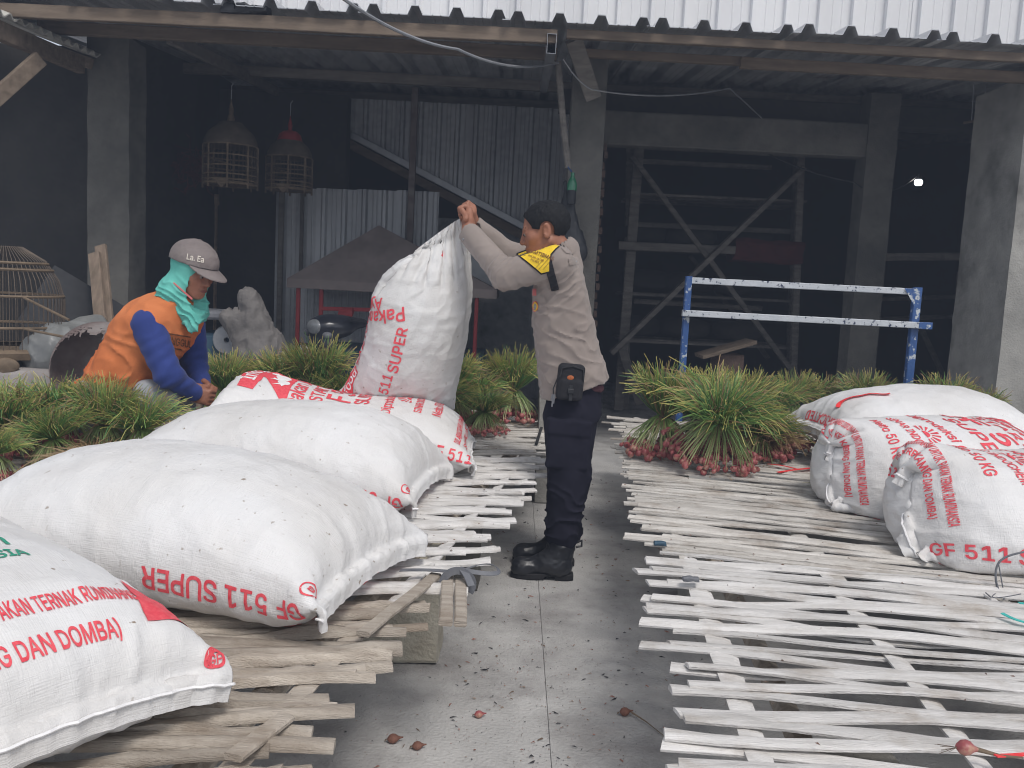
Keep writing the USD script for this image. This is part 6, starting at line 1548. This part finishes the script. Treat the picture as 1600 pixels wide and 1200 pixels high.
part(T, 'bulb', bulb_mesh(q, (1, -.25, .0), .0155), M_bulb, True); part(T, 'stalk', tube([q + (.02, -.004, 0), q + (.06, -.02, -.003), q + (.10, -.02, -.004)], (.005, .003, .002), 5), M_cage)
part(T, 'root_tuft', cat([tube([q - (.014, 0, 0), q - (.035 + rd.uniform(0, .02), rd.normal(0, .012), rd.normal(.003, .005))], .0005, 3) for _ in range(14)]), M_wood)
zt2 = ZR + .024
def lay(pts, z=zt2): return [on(a, b, z + dz) for a, b, *c in pts for dz in [c[0] if c else 0]]
def strip_thing(name, label, cat_, pts, w, mat, group=None, z=zt2, n=20): return solo(name, ribbon(smooth_path(lay(pts, z), n), w), mat, label, cat_, group)
strip_thing('red_strap', 'red plastic strap lying across the shallot stalk at the lower right', 'strap', [(1556, 1181, .01), (1580, 1180, .006), (1608, 1178)], .010, M_red_strap)
strip_thing('red_strap', 'straight red strap on the bamboo between the onion bundles and the sacks', 'strap', [(1215, 738), (1250, 733, .006), (1276, 731)], .017, M_red_strap)
strip_thing('red_strap', 'thin red strap crossing the straight one on the bamboo', 'strap', [(1200, 725), (1225, 728, .006), (1248, 734, .004)], .012, M_red_strap)
strip_thing('red_strap', 'upper red strap beside the dried onions', 'strap', [(1196, 672, .02), (1208, 680, .02), (1224, 686)], .022, M_red_strap)
strip_thing('red_strap', 'lower red strap beside the dried onions', 'strap', [(1196, 690, .01), (1210, 692, .012), (1224, 693)], .02, M_red_strap)
strip_thing('teal_strap', 'teal plastic strap at the right edge of the front right rack', 'strap', [(1566, 958, .01), (1582, 966, .005), (1612, 974)], .013, M_teal_strap)
strip_thing('teal_strap', 'second teal strap end at the right edge, above the other', 'strap', [(1592, 942, .006), (1612, 944, .004)], .012, M_teal_strap, n=6)
bw = [at(1612, 858, 2.72), at(1578, 868, 2.70), at(1560, 880, 2.69), at(1556, 905, 2.69), at(1560, 925, 2.68)]
solo('loose_cord', cat(tube(smooth_path(bw), .0035, 5), tube(smooth_path([bw[3], at(1562, 930, 2.66), on(1540, 926, zt2)]), .002, 4), tube(smooth_path([bw[2], bw[3] + (.02, 0, -.01), on(1568, 936, zt2)]), .002, 4), tube(smooth_path([at(1559, 925, 2.67), on(1556, 934, zt2), on(1595, 928, zt2)]), .0016, 4)), M_rubber, 'loose grey cord looping beside the nearest right sack', 'cord')
solo('rag_tuft', rough_up(block(on(1030, 852, zt2) - (.02, .01, .0), on(1030, 852, zt2) + (.02, .01, .012), .004), .008, 40, 3, .008), M_blue_cloth, 'dark blue knot of plastic on the edge of the right rack', 'plastic knot', smooth=60)
solo('rag_tuft', rough_up(block(on(1078, 908, zt2) - (.02, .01, .0), on(1078, 908, zt2) + (.025, .01, .012), .004), .008, 40, 4, .008), M_rubber, 'grey knot of string on the right rack batten', 'plastic knot', smooth=60)
solo('black_rod', beam(on(846, 668, ZR + .03), on(838, 694, ZR + .03), .016, .010), M_black, 'short black rod stuck in the far left rack edge beside the man', 'rod')
_g = SACKS['g'].reshape(-1, 3); _tp = []
for _x in np.linspace(1.62, 1.86, 7):
    _m = _g[(np.abs(_g[:, 0] - _x) < .03) & (np.abs(_g[:, 1] - 4.46 + (_x - 1.74) * .3) < .035)]; _tp.append(_m[np.argmax(_m[:, 2])] + (0, 0, .008))
solo('red_tie', ribbon(smooth_path(_tp), .022), M_red_strap, 'red tie on top of the farthest right sack', 'tie')
# burnt rubbish on the eave
z = at(370, 14, 6.02)
solo('eave_rubbish', cat([rough_up(block(z + (dx - .05, -.02, -.02), z + (dx + .06, .1, .03), .01), .03, 14, 5 + int(dx * 99), .03) for dx in (-.06, .04, .14)]), M_black, 'dark dried rubbish caught on the edge of the eave', 'rubbish', smooth=60)
